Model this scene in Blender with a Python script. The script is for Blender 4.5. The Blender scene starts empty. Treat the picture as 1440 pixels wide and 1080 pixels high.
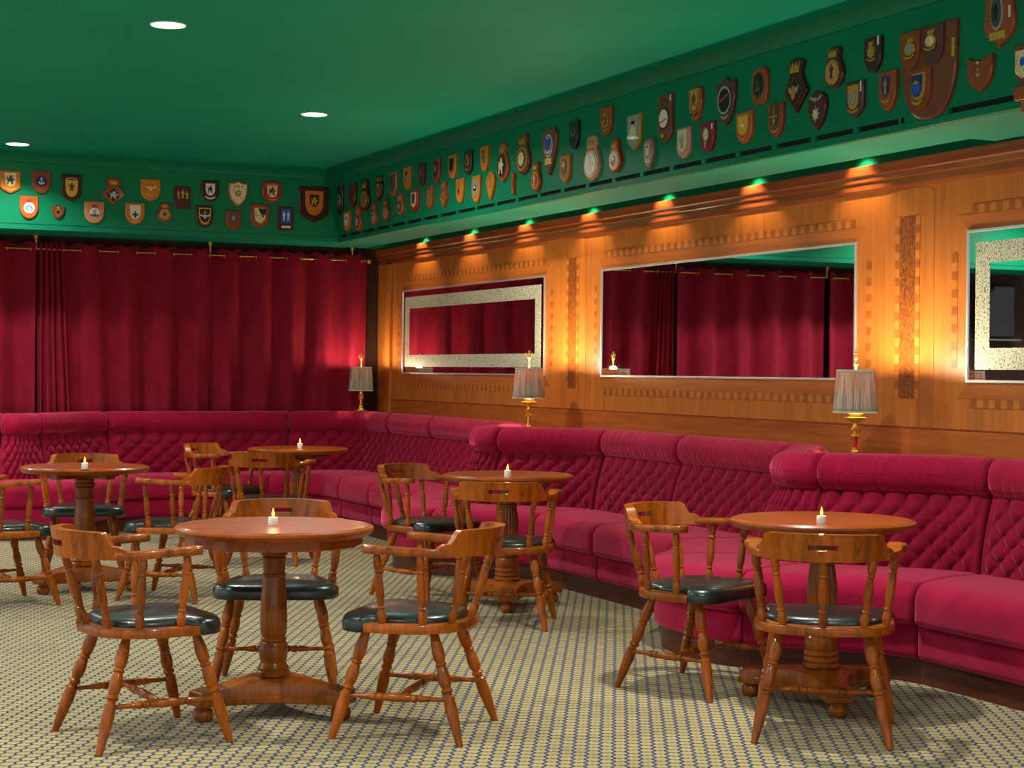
import bpy, math, random
from mathutils import Vector, Matrix
random.seed(7)
PI = math.pi
SC = bpy.context.scene
COL = SC.collection

# ------------------------------------------------------------------ helpers
def lin(c):
    def f(v):
        v /= 255.0
        return v / 12.92 if v <= 0.04045 else ((v + 0.055) / 1.055) ** 2.4
    return (f(c[0]), f(c[1]), f(c[2]), 1.0)

class MB:
    """collects vertices and faces of one part"""
    def __init__(s):
        s.v, s.f, s.m, s.uv = [], [], [], None
    def add(s, vs, fs, mi=0):
        o = len(s.v)
        s.v += [tuple(p) for p in vs]
        s.f += [tuple(i + o for i in f) for f in fs]
        s.m += [mi] * len(fs)
        return s
    def box(s, x0, x1, y0, y1, z0, z1, mi=0):
        v = [(x0,y0,z0),(x1,y0,z0),(x1,y1,z0),(x0,y1,z0),(x0,y0,z1),(x1,y0,z1),(x1,y1,z1),(x0,y1,z1)]
        f = [(0,3,2,1),(4,5,6,7),(0,1,5,4),(1,2,6,5),(2,3,7,6),(3,0,4,7)]
        return s.add(v, f, mi)
    def prism(s, pts, fn0, fn1, mi=0):
        """closed 2D outline pts lifted by fn0 and fn1 to two rings, capped"""
        n = len(pts)
        v = [fn0(*p) for p in pts] + [fn1(*p) for p in pts]
        f = [tuple(range(n))[::-1], tuple(range(n, 2*n))]
        f += [(i, (i+1) % n, n + (i+1) % n, n + i) for i in range(n)]
        return s.add(v, f, mi)
    def loft(s, rings, cap0=True, cap1=True, closed=True, mi=0):
        n = len(rings[0])
        v = [p for r in rings for p in r]
        f = []
        for k in range(len(rings) - 1):
            for i in range(n if closed else n - 1):
                j = (i + 1) % n
                f.append((k*n+i, k*n+j, (k+1)*n+j, (k+1)*n+i))
        if cap0: f.append(tuple(range(n))[::-1])
        if cap1: f.append(tuple((len(rings)-1)*n + i for i in range(n)))
        return s.add(v, f, mi)
    def turn(s, a, b, prof, seg=14, mi=0):
        """turned wood between points a and b, prof = [(t, radius)]"""
        a, b = Vector(a), Vector(b)
        d = b - a
        q = d.normalized().to_track_quat('Z', 'Y')
        rings = []
        for t, r in prof:
            c = a + d * t
            rings.append([tuple(c + q @ Vector((r*math.cos(2*PI*i/seg), r*math.sin(2*PI*i/seg), 0))) for i in range(seg)])
        return s.loft(rings, mi=mi)
    def lathe(s, prof, seg=32, c=(0, 0, 0), flute=0, amp=0, f0=0, f1=0, mi=0):
        rings = []
        for z, r in prof:
            ring = []
            for i in range(seg):
                a = 2*PI*i/seg
                rr = r
                if flute and f0 <= z <= f1:
                    rr = r - amp * (0.5 + 0.5*math.cos(flute*a))
                ring.append((c[0] + rr*math.cos(a), c[1] + rr*math.sin(a), c[2] + z))
            rings.append(ring)
        return s.loft(rings, mi=mi)
    def torus(s, c, R, r, axis='z', n=20, m=8, mi=0):
        v, f = [], []
        for i in range(n):
            a = 2*PI*i/n
            for j in range(m):
                b = 2*PI*j/m
                x, y, z = (R + r*math.cos(b))*math.cos(a), (R + r*math.cos(b))*math.sin(a), r*math.sin(b)
                if axis == 'x': x, y, z = z, x, y
                elif axis == 'y': x, y, z = x, z, y
                v.append((c[0]+x, c[1]+y, c[2]+z))
        for i in range(n):
            for j in range(m):
                f.append((i*m+j, ((i+1) % n)*m+j, ((i+1) % n)*m+(j+1) % m, i*m+(j+1) % m))
        return s.add(v, f, mi)
    def ball(s, c, r, n=16, m=10, sz=1.0, mi=0):
        return s.lathe([(-r*sz*math.cos(PI*k/m) , max(r*math.sin(PI*k/m), 1e-4)) for k in range(m+1)], n, c, mi=mi)
    def build(s, name, mats, parent=None, smooth=True, angle=38, bevel=0, bseg=2):
        me = bpy.data.meshes.new(name)
        me.from_pydata(s.v, [], s.f)
        if not isinstance(mats, (list, tuple)): mats = [mats]
        for m in mats: me.materials.append(m)
        if len(mats) > 1:
            me.polygons.foreach_set('material_index', s.m)
        if s.uv:
            ul = me.uv_layers.new(name='UVMap')
            for l in me.loops:
                ul.data[l.index].uv = s.uv[l.vertex_index]
        me.update()
        import bmesh
        bm = bmesh.new(); bm.from_mesh(me)
        bmesh.ops.recalc_face_normals(bm, faces=bm.faces)
        bm.to_mesh(me); bm.free()
        if smooth:
            me.polygons.foreach_set('use_smooth', [True]*len(me.polygons))
            me.set_sharp_from_angle(angle=math.radians(angle))
        o = bpy.data.objects.new(name, me)
        COL.objects.link(o)
        if parent: o.parent = parent
        if bevel:
            b = o.modifiers.new('Bevel', 'BEVEL'); b.width = bevel; b.segments = bseg; b.limit_method = 'ANGLE'; b.angle_limit = math.radians(40)
        return o

def tag(o, label=None, cat=None, group=None, kind=None):
    if label: o['label'] = label
    if cat: o['category'] = cat
    if group: o['group'] = group
    if kind: o['kind'] = kind
    return o
def thing(name, label, cat, loc=(0, 0, 0), rz=0, group=None):
    o = bpy.data.objects.new(name, None)
    o.empty_display_size = 0.1
    COL.objects.link(o)
    o.location = loc; o.rotation_euler = (0, 0, rz)
    return tag(o, label, cat, group)
def struct(mb, name, mats, **k):
    return tag(mb.build(name, mats, **k), kind='structure')
def copy_thing(root, loc, rz, label):
    r = root.copy(); COL.objects.link(r)
    r.location = loc; r.rotation_euler = (0, 0, rz); r['label'] = label
    for ch in root.children:
        c = ch.copy(); COL.objects.link(c); c.parent = r
        for g in ch.children:
            d = g.copy(); COL.objects.link(d); d.parent = c
    return r

# ------------------------------------------------------------------ materials
class NT:
    def __init__(s, name):
        s.mat = bpy.data.materials.new(name); s.mat.use_nodes = True
        s.t = s.mat.node_tree; s.n = s.t.nodes; s.l = s.t.links
        s.b = s.n['Principled BSDF']; s.out = s.n['Material Output']
    def new(s, typ, **k):
        n = s.n.new(typ)
        for a, v in k.items(): setattr(n, a, v)
        return n
    def link(s, a, b): s.l.new(a, b)
    def set(s, sock, v):
        if hasattr(v, 'is_output') or isinstance(v, bpy.types.NodeSocket): s.l.new(v, sock)
        else: sock.default_value = v
    def math(s, op, a, b=None, c=None):
        n = s.new('ShaderNodeMath', operation=op)
        s.set(n.inputs[0], a)
        if b is not None: s.set(n.inputs[1], b)
        if c is not None: s.set(n.inputs[2], c)
        return n.outputs[0]
    def vmath(s, op, a, b=None):
        n = s.new('ShaderNodeVectorMath', operation=op)
        s.set(n.inputs[0], a)
        if b is not None: s.set(n.inputs[1], b)
        return n.outputs['Value'] if op in ('DOT_PRODUCT', 'LENGTH') else n.outputs['Vector']
    def mix(s, f, a, b):
        n = s.new('ShaderNodeMix', data_type='RGBA')
        s.set(n.inputs[0], f); s.set(n.inputs[6], a); s.set(n.inputs[7], b)
        return n.outputs[2]
    def ramp(s, f, stops):
        n = s.new('ShaderNodeValToRGB')
        e = n.color_ramp.elements
        while len(e) < len(stops): e.new(0.5)
        for i, (p, c) in enumerate(stops):
            e[i].position = p; e[i].color = c
        s.set(n.inputs[0], f)
        return n.outputs[0]
    def coord(s, which='Object', scale=(1, 1, 1), rot=(0, 0, 0), loc=(0, 0, 0)):
        tc = s.new('ShaderNodeTexCoord')
        mp = s.new('ShaderNodeMapping')
        mp.inputs['Scale'].default_value = scale; mp.inputs['Rotation'].default_value = rot; mp.inputs['Location'].default_value = loc
        s.link(tc.outputs[which], mp.inputs[0])
        return mp.outputs[0]
    def noise(s, vec, scale=5, detail=3, rough=0.55, dist=0.0):
        n = s.new('ShaderNodeTexNoise')
        n.inputs['Scale'].default_value = scale; n.inputs['Detail'].default_value = detail
        n.inputs['Roughness'].default_value = rough; n.inputs['Distortion'].default_value = dist
        s.link(vec, n.inputs['Vector'])
        return n.outputs[0]
    def bump(s, h, strength=0.3, dist=0.01):
        n = s.new('ShaderNodeBump')
        n.inputs['Strength'].default_value = strength; n.inputs['Distance'].default_value = dist
        s.link(h, n.inputs['Height'])
        s.link(n.outputs[0], s.b.inputs['Normal'])
    def p(s, **k):
        for a, v in k.items():
            s.set(s.b.inputs[a.replace('_', ' ')], v)
        return s

def scale_c(c, k): return (c[0]*k, c[1]*k, c[2]*k, 1)

def wood(name, rgb, scale=(14, 14, 1.2), contrast=0.35, rough=0.32, coat=0.35, rnd=0.0, which='Object'):
    m = NT(name)
    c = lin(rgb)
    vec = m.coord(which, scale=scale)
    n1 = m.noise(vec, 4.0, 4, 0.6, 0.6)
    n2 = m.noise(vec, 0.9, 2, 0.5, 0.3)
    n = m.math('ADD', m.math('MULTIPLY', n1, 0.6), m.math('MULTIPLY', n2, 0.4))
    col = m.ramp(n, [(0.36, scale_c(c, 1 - contrast)), (0.5, c), (0.66, scale_c(c, 1 + contrast*0.8))])
    if rnd:
        oi = m.new('ShaderNodeObjectInfo')
        hs = m.new('ShaderNodeHueSaturation')
        m.link(m.math('ADD', m.math('MULTIPLY', oi.outputs['Random'], rnd), 1 - rnd/2), hs.inputs['Value'])
        m.link(col, hs.inputs['Color']); col = hs.outputs[0]
    m.p(Base_Color=col, Roughness=rough, Coat_Weight=coat, Coat_Roughness=0.07 if coat > .2 else .3, Specular_IOR_Level=0.28 if coat > .2 else 0.25)
    m.bump(n1, 0.06, 0.004)
    return m.mat

def plain(name, rgb, rough=0.5, metal=0.0, coat=0.0, noise=0.0, nscale=30):
    m = NT(name)
    c = lin(rgb)
    m.p(Roughness=rough, Metallic=metal, Coat_Weight=coat)
    if noise:
        n = m.noise(m.coord(), nscale, 3)
        m.p(Base_Color=m.ramp(n, [(0.3, scale_c(c, 1-noise)), (0.7, scale_c(c, 1+noise))]))
    else:
        m.p(Base_Color=c)
    return m.mat

def velvet(name, rgb, sheen=(255, 120, 150), sw=0.7, ripple=True, rough=0.85):
    m = NT(name)
    c = lin(rgb)
    v = m.coord('UV' if ripple else 'Object', scale=(1, 1, 1))
    nap = m.noise(m.coord('Object'), 6.0, 4, 0.6)
    col = m.ramp(nap, [(0.32, scale_c(c, 0.82)), (0.68, scale_c(c, 1.2))])
    m.p(Base_Color=col, Roughness=rough, Sheen_Weight=sw, Sheen_Roughness=0.42, Sheen_Tint=lin(sheen), Specular_IOR_Level=0.15)
    if ripple:
        vec = m.coord('UV', scale=(38, 3, 1))
        w = m.noise(vec, 1.0, 2, 0.5, 0.4)
        m.bump(w, 0.9, 0.010)
    else:
        m.bump(m.noise(m.coord('Object'), 45.0, 3), 0.25, 0.004)
    return m.mat

M = {}
M['chairwood'] = wood('chair_wood', (150, 74, 8), scale=(9, 9, 1.6), contrast=0.55, rough=0.3, coat=0.22, rnd=0.40)
M['tablewood'] = wood('table_wood', (152, 70, 8), scale=(2.0, 14, 8), contrast=0.36, rough=0.34, coat=0.25, rnd=0.12)
M['columnwood'] = wood('column_wood', (138, 72, 14), scale=(10, 10, 1.4), contrast=0.46, rough=0.3, coat=0.22)
M['wall_v'] = wood('wall_veneer', (186, 106, 42), scale=(3, 7, 0.5), contrast=0.22, rough=0.42, coat=0.12)
M['wall_h'] = wood('wall_veneer_across', (180, 98, 39), scale=(3, 0.5, 7), contrast=0.24, rough=0.42, coat=0.12)
M['wall_low'] = wood('wall_veneer_low', (174, 92, 36), scale=(3, 0.5, 7), contrast=0.28, rough=0.36, coat=0.3)
M['cornice'] = wood('cornice_wood', (142, 70, 32), scale=(3, 0.6, 8), contrast=0.28, rough=0.28, coat=0.5)
M['dark_h'] = wood('inlay_dark', (158, 84, 33), scale=(9, 9, 9), contrast=0.25, rough=0.45, coat=0.1)
M['light_h'] = wood('inlay_light', (192, 112, 44), scale=(9, 9, 9), contrast=0.2, rough=0.45, coat=0.1)
M['plinth'] = wood('plinth_wood', (84, 40, 26), scale=(2, 2, 9), contrast=0.35, rough=0.4, coat=0.15)
M['backwood'] = wood('back_wall_wood', (54, 24, 14), scale=(6, 6, 0.6), contrast=0.3, rough=0.7, coat=0)

def burl():
    m = NT('burl_inlay')
    v = m.coord('Object', scale=(6, 12, 6))
    n = m.noise(v, 2.6, 6, 0.7, 3.5)
    m.p(Base_Color=m.ramp(n, [(0.34, lin((62, 28, 12))), (0.5, lin((128, 66, 22))), (0.66, lin((176, 100, 34)))]), Roughness=0.45, Coat_Weight=0.08, Specular_IOR_Level=0.25)
    return m.mat
M['burl'] = burl()

def green_paint(name, rgb, rough=0.42, spec=0.2):
    m = NT(name)
    c = lin(rgb)
    n = m.noise(m.coord('Object', scale=(1, 1, 1)), 1.3, 4, 0.6)
    m.p(Base_Color=m.ramp(n, [(0.3, scale_c(c, 0.92)), (0.7, scale_c(c, 1.08))]), Roughness=rough, Specular_IOR_Level=spec)
    m.bump(m.noise(m.coord('Object'), 14, 3), 0.04, 0.004)
    return m.mat
M['green'] = green_paint('green_paint', (4, 122, 84))
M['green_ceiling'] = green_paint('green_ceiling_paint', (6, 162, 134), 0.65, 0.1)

M['soffit'] = green_paint('green_soffit_lit', (44, 164, 140), 0.6)  # same green, lightened in its colour to look lit from below
M['velvet'] = velvet('crimson_velvet', (154, 12, 56), ripple=False, sw=0.8)
M['velvet_roll'] = velvet('crimson_velvet_ruched', (148, 8, 52), ripple=True, sw=0.8)
M['velvet_deep'] = velvet('crimson_velvet_buttoned', (126, 5, 42), ripple=False, sw=0.6)

def curtain_mat():
    m = NT('curtain_velvet')
    c = lin((128, 14, 40))
    n = m.noise(m.coord('Object', scale=(1, 1, 0.5)), 9, 4, 0.6)
    m.p(Base_Color=m.ramp(n, [(0.3, scale_c(c, 0.8)), (0.7, scale_c(c, 1.2))]), Roughness=0.8, Sheen_Weight=0.45, Sheen_Tint=lin((255, 90, 110)), Specular_IOR_Level=0.15)
    m.bump(m.noise(m.coord('Object'), 60, 2), 0.2, 0.003)
    return m.mat
M['curtain'] = curtain_mat()

def leather():
    m = NT('green_leather')
    v = m.coord('Object')
    n = m.noise(v, 7, 3)
    m.p(Base_Color=m.ramp(n, [(0.35, lin((17, 26, 25))), (0.7, lin((30, 46, 43)))]), Roughness=0.3, Coat_Weight=0.25, Specular_IOR_Level=0.6)
    vo = m.new('ShaderNodeTexVoronoi'); vo.inputs['Scale'].default_value = 220
    m.link(v, vo.inputs['Vector'])
    h = m.math('ADD', m.math('MULTIPLY', vo.outputs[0], 0.25), m.math('MULTIPLY', m.noise(v, 11, 2), 1.2))
    m.bump(h, 0.18, 0.006)
    return m.mat
M['leather'] = leather()

def carpet():
    m = NT('hexagon_carpet')
    a = 0.055
    tc = m.new('ShaderNodeTexCoord')
    mp = m.new('ShaderNodeMapping')
    mp.inputs['Location'].default_value = (2000, 2000, 0)
    mp.inputs['Rotation'].default_value = (0, 0, math.radians(-62))
    mp.inputs['Scale'].default_value = (1/a, 1/a, 0)
    m.link(tc.outputs['Object'], mp.inputs[0])
    p = mp.outputs[0]
    r = (1.0, math.sqrt(3), 1.0); h = (0.5, math.sqrt(3)/2, 0.0)
    A = m.vmath('SUBTRACT', m.vmath('MODULO', p, r), h)
    B = m.vmath('SUBTRACT', m.vmath('MODULO', m.vmath('ADD', p, h), r), h)
    pick = m.math('LESS_THAN', m.vmath('DOT_PRODUCT', A, A), m.vmath('DOT_PRODUCT', B, B))
    mx = m.new('ShaderNodeMix', data_type='VECTOR')
    m.link(pick, mx.inputs[0]); m.link(B, mx.inputs[4]); m.link(A, mx.inputs[5])
    g = m.vmath('ABSOLUTE', mx.outputs[1])
    zig = m.vmath('DOT_PRODUCT', g, (0.5, math.sqrt(3)/2, 0))
    sx = m.new('ShaderNodeSeparateXYZ'); m.link(g, sx.inputs[0])
    # seam between cells of one column, dark zig-zag between columns, pale thread beside it
    yel = m.ramp(m.noise(tc.outputs['Object'], 3.0, 3), [(0.3, lin((154, 138, 86))), (0.7, lin((170, 154, 100)))])
    c1 = m.mix(m.math('GREATER_THAN', sx.outputs[0], 0.39), yel, lin((86, 62, 46)))
    c2 = m.mix(m.math('GREATER_THAN', zig, 0.345), c1, lin((144, 140, 128)))
    c3 = m.mix(m.math('GREATER_THAN', zig, 0.41), c2, lin((42, 42, 66)))
    m.p(Base_Color=c3, Roughness=0.95, Specular_IOR_Level=0.1, Sheen_Weight=0.15)
    m.bump(m.noise(tc.outputs['Object'], 260, 2), 0.35, 0.004)
    return m.mat
M['carpet'] = carpet()

def mirror_mat():
    m = NT('mirror_glass')
    m.p(Base_Color=(0.80, 0.78, 0.78, 1), Metallic=1.0, Roughness=0.015)
    return m.mat
M['mirror'] = mirror_mat()
M['chrome'] = plain('chrome', (215, 215, 215), 0.4, 0.8)
def etched():
    m = NT('etched_silver_band')
    v = m.coord('Object')
    vo = m.new('ShaderNodeTexVoronoi'); vo.inputs['Scale'].default_value = 120; m.link(v, vo.inputs['Vector'])
    n = m.noise(v, 150, 3, 0.6, 1.5)
    k = m.math('GREATER_THAN', m.math('ADD', m.math('MULTIPLY', vo.outputs[0], 0.8), m.math('MULTIPLY', n, 0.5)), 0.76)
    m.p(Base_Color=m.mix(k, lin((206, 204, 180)), lin((104, 106, 94))), Roughness=0.4, Metallic=0.1)
    return m.mat
M['etched'] = etched()

M['brass'] = plain('brass', (244, 196, 96), 0.3, 0.9)
M['gilt'] = plain('old_brass', (196, 140, 62), 0.3, 1.0)
M['redglass'] = plain('red_glass_stem', (170, 30, 22), 0.15, 0.0, 0.6)
def shade_mat():
    m = NT('pleated_shade')
    d = m.b
    n = m.noise(m.coord('UV', scale=(190, 1, 1)), 1.0, 2)
    col = m.ramp(n, [(0.35, lin((104, 100, 86))), (0.65, lin((178, 174, 154)))])
    m.p(Base_Color=col, Roughness=0.8)
    tr = m.new('ShaderNodeBsdfTranslucent'); tr.inputs[0].default_value = lin((255, 150, 70))
    ms = m.new('ShaderNodeMixShader'); ms.inputs[0].default_value = 0.07
    m.link(d.outputs[0], ms.inputs[1]); m.link(tr.outputs[0], ms.inputs[2]); m.link(ms.outputs[0], m.out.inputs[0])
    return m.mat
M['shade'] = shade_mat()
M['shade_trim'] = plain('shade_trim', (186, 180, 150), 0.7)
def emit(name, rgb, s):
    m = NT(name)
    m.p(Base_Color=lin(rgb), Emission_Color=lin(rgb), Emission_Strength=s)
    return m.mat
M['flame'] = emit('flame_glow', (255, 170, 50), 5)
M['bulb'] = emit('bulb_glow', (255, 214, 150), 12)
M['lens'] = emit('downlight_lens', (255, 246, 232), 9)
M['white_trim'] = plain('white_metal_trim', (225, 220, 205), 0.5)
M['candle'] = plain('white_candle_cup', (236, 230, 220), 0.45)
M['black'] = plain('black_void', (10, 8, 8), 0.8)
M['tv'] = plain('black_screen', (14, 12, 18), 0.12)
M['grey'] = plain('grey_plastic', (112, 112, 116), 0.5)
M['nail'] = plain('nail_brass', (120, 90, 50), 0.4, 0.8)

# plaque paints and woods
PC = dict(cream=(222,206,160), brown=(92,52,26), gold=(206,158,70), navy=(28,34,110), white=(226,222,212), yellow=(222,176,54),
 black=(22,20,20), silver=(190,188,180), skyblue=(88,150,186), red=(176,38,28), blue=(24,84,190), tan=(196,146,84), grey=(150,148,146),
 lilac=(150,130,170), slate=(70,72,78), orange=(206,112,40), green=(70,120,60), plum=(96,44,66), steel=(146,150,146), pink=(206,150,150),
 mustard=(190,140,40), brass=(214,178,80), brick=(132,58,34), mahogany=(66,28,24), redwood=(146,66,30), maroon=(92,30,34), walnut=(112,58,42))
BC = dict(amber=(206,122,34), brick=(146,68,38), mahogany=(68,30,28), redwood=(156,76,38), orange=(188,94,36), brown=(112,62,34), salmon=(214,136,96),
 maroon=(88,32,36), tan=(176,112,60), redlac=(168,44,24), black=(38,32,34), walnut=(124,66,48), pink=(196,142,126), taupe=(134,100,88),
 mustard=(184,140,40), crimson=(146,24,52), plumwood=(98,52,54))
PM = {k: plain('plaque_' + k, v, 0.38, 0.55 if k in ('gold', 'silver', 'brass') else 0.0, 0.2, 0.5 if k in ('gold', 'silver', 'steel', 'cream', 'brass') else 0.15, 140) for k, v in PC.items()}
BM = {k: wood('plaque_board_' + k, v, scale=(8, 8, 5), contrast=0.22, rough=0.3, coat=0.5) for k, v in BC.items()}
# ------------------------------------------------------------------ the room
XW, YB, ZC = 5.60, 15.36, 3.125          # right wall, back wall, ceiling
XF, YF, ZS = 4.965, 14.65, 2.49          # bulkhead faces and soffit
X0, Y0 = -4.0, -1.5

struct(MB().box(X0, XW + .2, Y0, YB + .2, -.12, 0), 'floor', M['carpet'], smooth=False)
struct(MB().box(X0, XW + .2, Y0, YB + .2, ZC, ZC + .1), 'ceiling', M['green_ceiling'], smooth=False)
struct(MB().box(XW, XW + .15, Y0, YB + .15, 0, 2.475), 'wall_right', M['wall_v'], smooth=False)
struct(MB().box(XW, XW + .15, Y0, YB + .15, 2.475, ZC), 'wall_right_upper', M['green'], smooth=False)
struct(MB().box(X0, XW, YB, YB + .15, 0, ZC), 'wall_back', M['backwood'], smooth=False)

# bulkhead: a body with a lighting trough next to the wall, an upper face board and a lower lip with a vent slot between
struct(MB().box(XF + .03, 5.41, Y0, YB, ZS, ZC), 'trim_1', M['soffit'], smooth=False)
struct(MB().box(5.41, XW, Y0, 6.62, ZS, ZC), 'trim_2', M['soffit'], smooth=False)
struct(MB().box(5.41, XW, 15.05, YB, ZS, ZC).box(5.41, XW, 6.62, 15.05, 2.78, ZC), 'trim_3', M['green'], smooth=False)
struct(MB().box(XF, XF + .03, Y0, YF + .03, ZS, 2.527), 'trim_4', M['green'], smooth=False, bevel=.003)
struct(MB().box(XF, XF + .03, Y0, YF + .03, 2.552, ZC), 'trim_5', M['green'], smooth=False)
mb = MB()
breaks = [6.40] + [6.57 + .357*i for i in range(23)]
for k, y in enumerate(breaks):
    w = .17 if k == 0 else .022
    mb.box(XF + .002, XF + .03, y - w, y + w, 2.527, 2.552)
struct(mb, 'trim_6', M['green'], smooth=False)
struct(MB().box(XF + .024, XF + .0295, Y0, YF, 2.520, 2.560), 'trim_7', M['black'], smooth=False)
# back bulkhead
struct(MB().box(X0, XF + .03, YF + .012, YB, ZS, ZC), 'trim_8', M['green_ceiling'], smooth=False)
struct(MB().box(X0, XF, YF, YF + .012, ZS, 2.531), 'trim_9', M['green'], smooth=False, bevel=.002)
struct(MB().box(X0, XF, YF, YF + .012, 2.537, ZC), 'trim_10', M['green'], smooth=False)
# cove mouldings under the ceiling
def sweep_y(prof, x_sign, y0, y1):
    mbb = MB(); mbb.prism(prof, lambda a, b: (a, y0, b), lambda a, b: (a, y1, b)); return mbb
struct(sweep_y([(XF, 3.040), (XF - .010, 3.044), (XF - .014, 3.060), (XF - .045, 3.085), (XF - .075, 3.112), (XF - .085, 3.115), (XF - .085, ZC), (XF, ZC)], 1, Y0, YF), 'trim_11', M['green'])
mb = MB(); mb.prism([(YF, 3.040), (YF - .010, 3.044), (YF - .014, 3.060), (YF - .045, 3.085), (YF - .075, 3.112), (YF - .085, 3.115), (YF - .085, ZC), (YF, ZC)],
    lambda a, b: (X0, a, b), lambda a, b: (XF, a, b))
struct(mb, 'trim_12', M['green'])

# wood cornice on the right wall
mb = MB(); mb.prism([(XW, 2.330), (XW - .010, 2.333), (XW - .016, 2.352), (XW - .014, 2.388), (XW - .024, 2.394), (XW - .026, 2.420), (XW - .036, 2.428), (XW - .042, 2.470), (XW - .042, 2.478), (XW, 2.478)],
    lambda a, b: (a, Y0, b), lambda a, b: (a, 15.34, b))
struct(mb, 'trim_13', M['cornice'], angle=20)
# lower wainscot and its joint line
struct(MB().box(XW - .010, XW, Y0, 15.30, 0, 1.084), 'trim_14', M['wall_low'], bevel=.003)

MIR = [(11.705, 14.675), (7.785, 10.768), (3.865, 6.845)]
MZ0, MZ1 = 1.333, 2.068
for i, (ya, yb) in enumerate(MIR):
    o = .088
    mb = MB()
    xb = XW - .003
    oy0, oy1, oz0, oz1 = ya - o, yb + o, MZ0 - o, MZ1 + o
    def quad(p, q, r_, s_, mi):      # a mitred board with a little thickness
        pts = [p, q, r_, s_]
        mb.prism(pts, lambda a, b: (XW, a, b), lambda a, b: (xb, a, b), mi)
    quad((oy0, oz0), (oy1, oz0), (yb, MZ0), (ya, MZ0), 1)
    quad((oy0, oz1), (oy1, oz1), (yb, MZ1), (ya, MZ1), 1)
    quad((oy0, oz0), (oy0, oz1), (ya, MZ1), (ya, MZ0), 0)
    quad((oy1, oz0), (oy1, oz1), (yb, MZ1), (yb, MZ0), 0)
    struct(mb, 'trim_%d' % (15 + i), [M['wall_v'], M['wall_h']], smooth=False)
    # chequered inlay strip around the frame
    mb = MB()
    s = .044
    def strip(y_, z_, k):
        mb.box(XW - .0036, XW, y_ - s/2, y_ + s/2, z_ - s/2, z_ + s/2, 1 if k % 2 else 0)
    n = int((oz1 - oz0 - .3)/s)
    for k in range(n):
        z = oz0 + .15 + s*(k + .5)
        strip(ya - o - .024, z, k); strip(yb + o + .024, z, k)
    n = int((oy1 - oy0 - .2)/s)
    for k in range(n):
        y = oy0 + .1 + s*(k + .5)
        strip(y, oz0 - .024, k); strip(y, oz1 + .024, k)
    struct(mb, 'trim_%d' % (20 + i), [M['dark_h'], M['light_h']], smooth=False)
# piers between the mirrors: raised board, burl strip, chequered edges
for i, yc in enumerate((7.338, 11.245)):
    mb = MB()
    mb.prism([(yc - .215, 1.09), (yc + .215, 1.09), (yc + .215, 2.30), (yc + .15, 2.325), (yc - .15, 2.325), (yc - .215, 2.30)], lambda a, b: (XW, a, b), lambda a, b: (XW - .002, a, b))
    struct(mb, 'trim_%d' % (30 + i), M['wall_v'], smooth=False)
    mb = MB().box(XW - .0045, XW - .001, yc - .066, yc + .066, 1.237, 2.182, 0)
    s = .0450
    for k in range(21):
        z = 1.237 + s*(k + .5)
        for sg in (-1, 1):
            mb.box(XW - .005, XW - .001, yc + sg*.066 + min(0, sg*.036), yc + sg*.066 + max(0, sg*.036), z - s/2, z + s/2, 1 + (k % 2))
    struct(mb, 'trim_%d' % (32 + i), [M['burl'], M['light_h'], M['dark_h']], smooth=False)
# corner pilaster strips
struct(MB().box(XW - .030, XW, 14.965, 15.06, 0.9, 2.335).box(XW - .018, XW, 15.06, 15.18, 0.9, 2.335), 'trim_35', M['wall_v'], smooth=False, bevel=.004)
# stepped wooden capital under the bulkhead at the right edge
struct(MB().box(4.905, 5.20, 5.40, 5.735, 2.51, 2.575).box(4.925, 5.18, 5.42, 5.715, 2.455, 2.51).box(4.945, 5.16, 5.44, 5.692, 2.36, 2.455).box(4.955, 5.15, 5.45, 5.68, 2.30, 2.36), 'trim_36', M['cornice'], bevel=.012)
# dado joint: a thin raised bead of the darker cornice wood
struct(MB().box(XW - .013, XW, Y0, 15.3, 1.084, 1.091), 'trim_37', M['cornice'], smooth=False)

# ------------------------------------------------------------------ mirrors
def mirror(i, ya, yb, band, label):
    t = thing('wall_mirror', label, 'mirror', (XW, (ya + yb)/2, (MZ0 + MZ1)/2))
    h, d = (yb - ya)/2, (MZ1 - MZ0)/2
    mb = MB(); mb.box(-.010, -.004, -h, h, -d, d)
    mb.build('glass', M['mirror'], t, smooth=False)
    mb = MB()
    w = .010
    for (a, b, c, e) in ((-h, h, -d - w, -d + .004), (-h, h, d - .004, d + w), (-h - w, -h + .004, -d - w, d + w), (h - .004, h + w, -d - w, d + w)):
        mb.box(-.016, -.002, a, b, c, e)
    mb.build('edge_trim', M['chrome'], t, smooth=False, bevel=.002)
    if band:
        mb = MB(); g, bw = .055, .105
        a0, b0 = h - g, d - g; a1, b1 = a0 - bw, b0 - bw
        for q in ([(-a0, -b0), (a0, -b0), (a1, -b1), (-a1, -b1)], [(-a0, b0), (a0, b0), (a1, b1), (-a1, b1)],
                  [(-a0, -b0), (-a0, b0), (-a1, b1), (-a1, -b1)], [(a0, -b0), (a0, b0), (a1, b1), (a1, -b1)]):
            mb.prism(q, lambda y, z: (-.0095, y, z), lambda y, z: (-.0115, y, z))
        tag(mb.build('etched_border', M['etched'], t, smooth=False), 'silver border etched with foliage')
    return t
mirror(0, *MIR[0], True, 'long wall mirror with etched silver border nearest the curtained corner')
mirror(1, *MIR[1], False, 'long plain wall mirror without etched border between two wood piers')
mirror(2, *MIR[2], True, 'wall mirror with etched silver border cut by right edge of photo')

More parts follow.
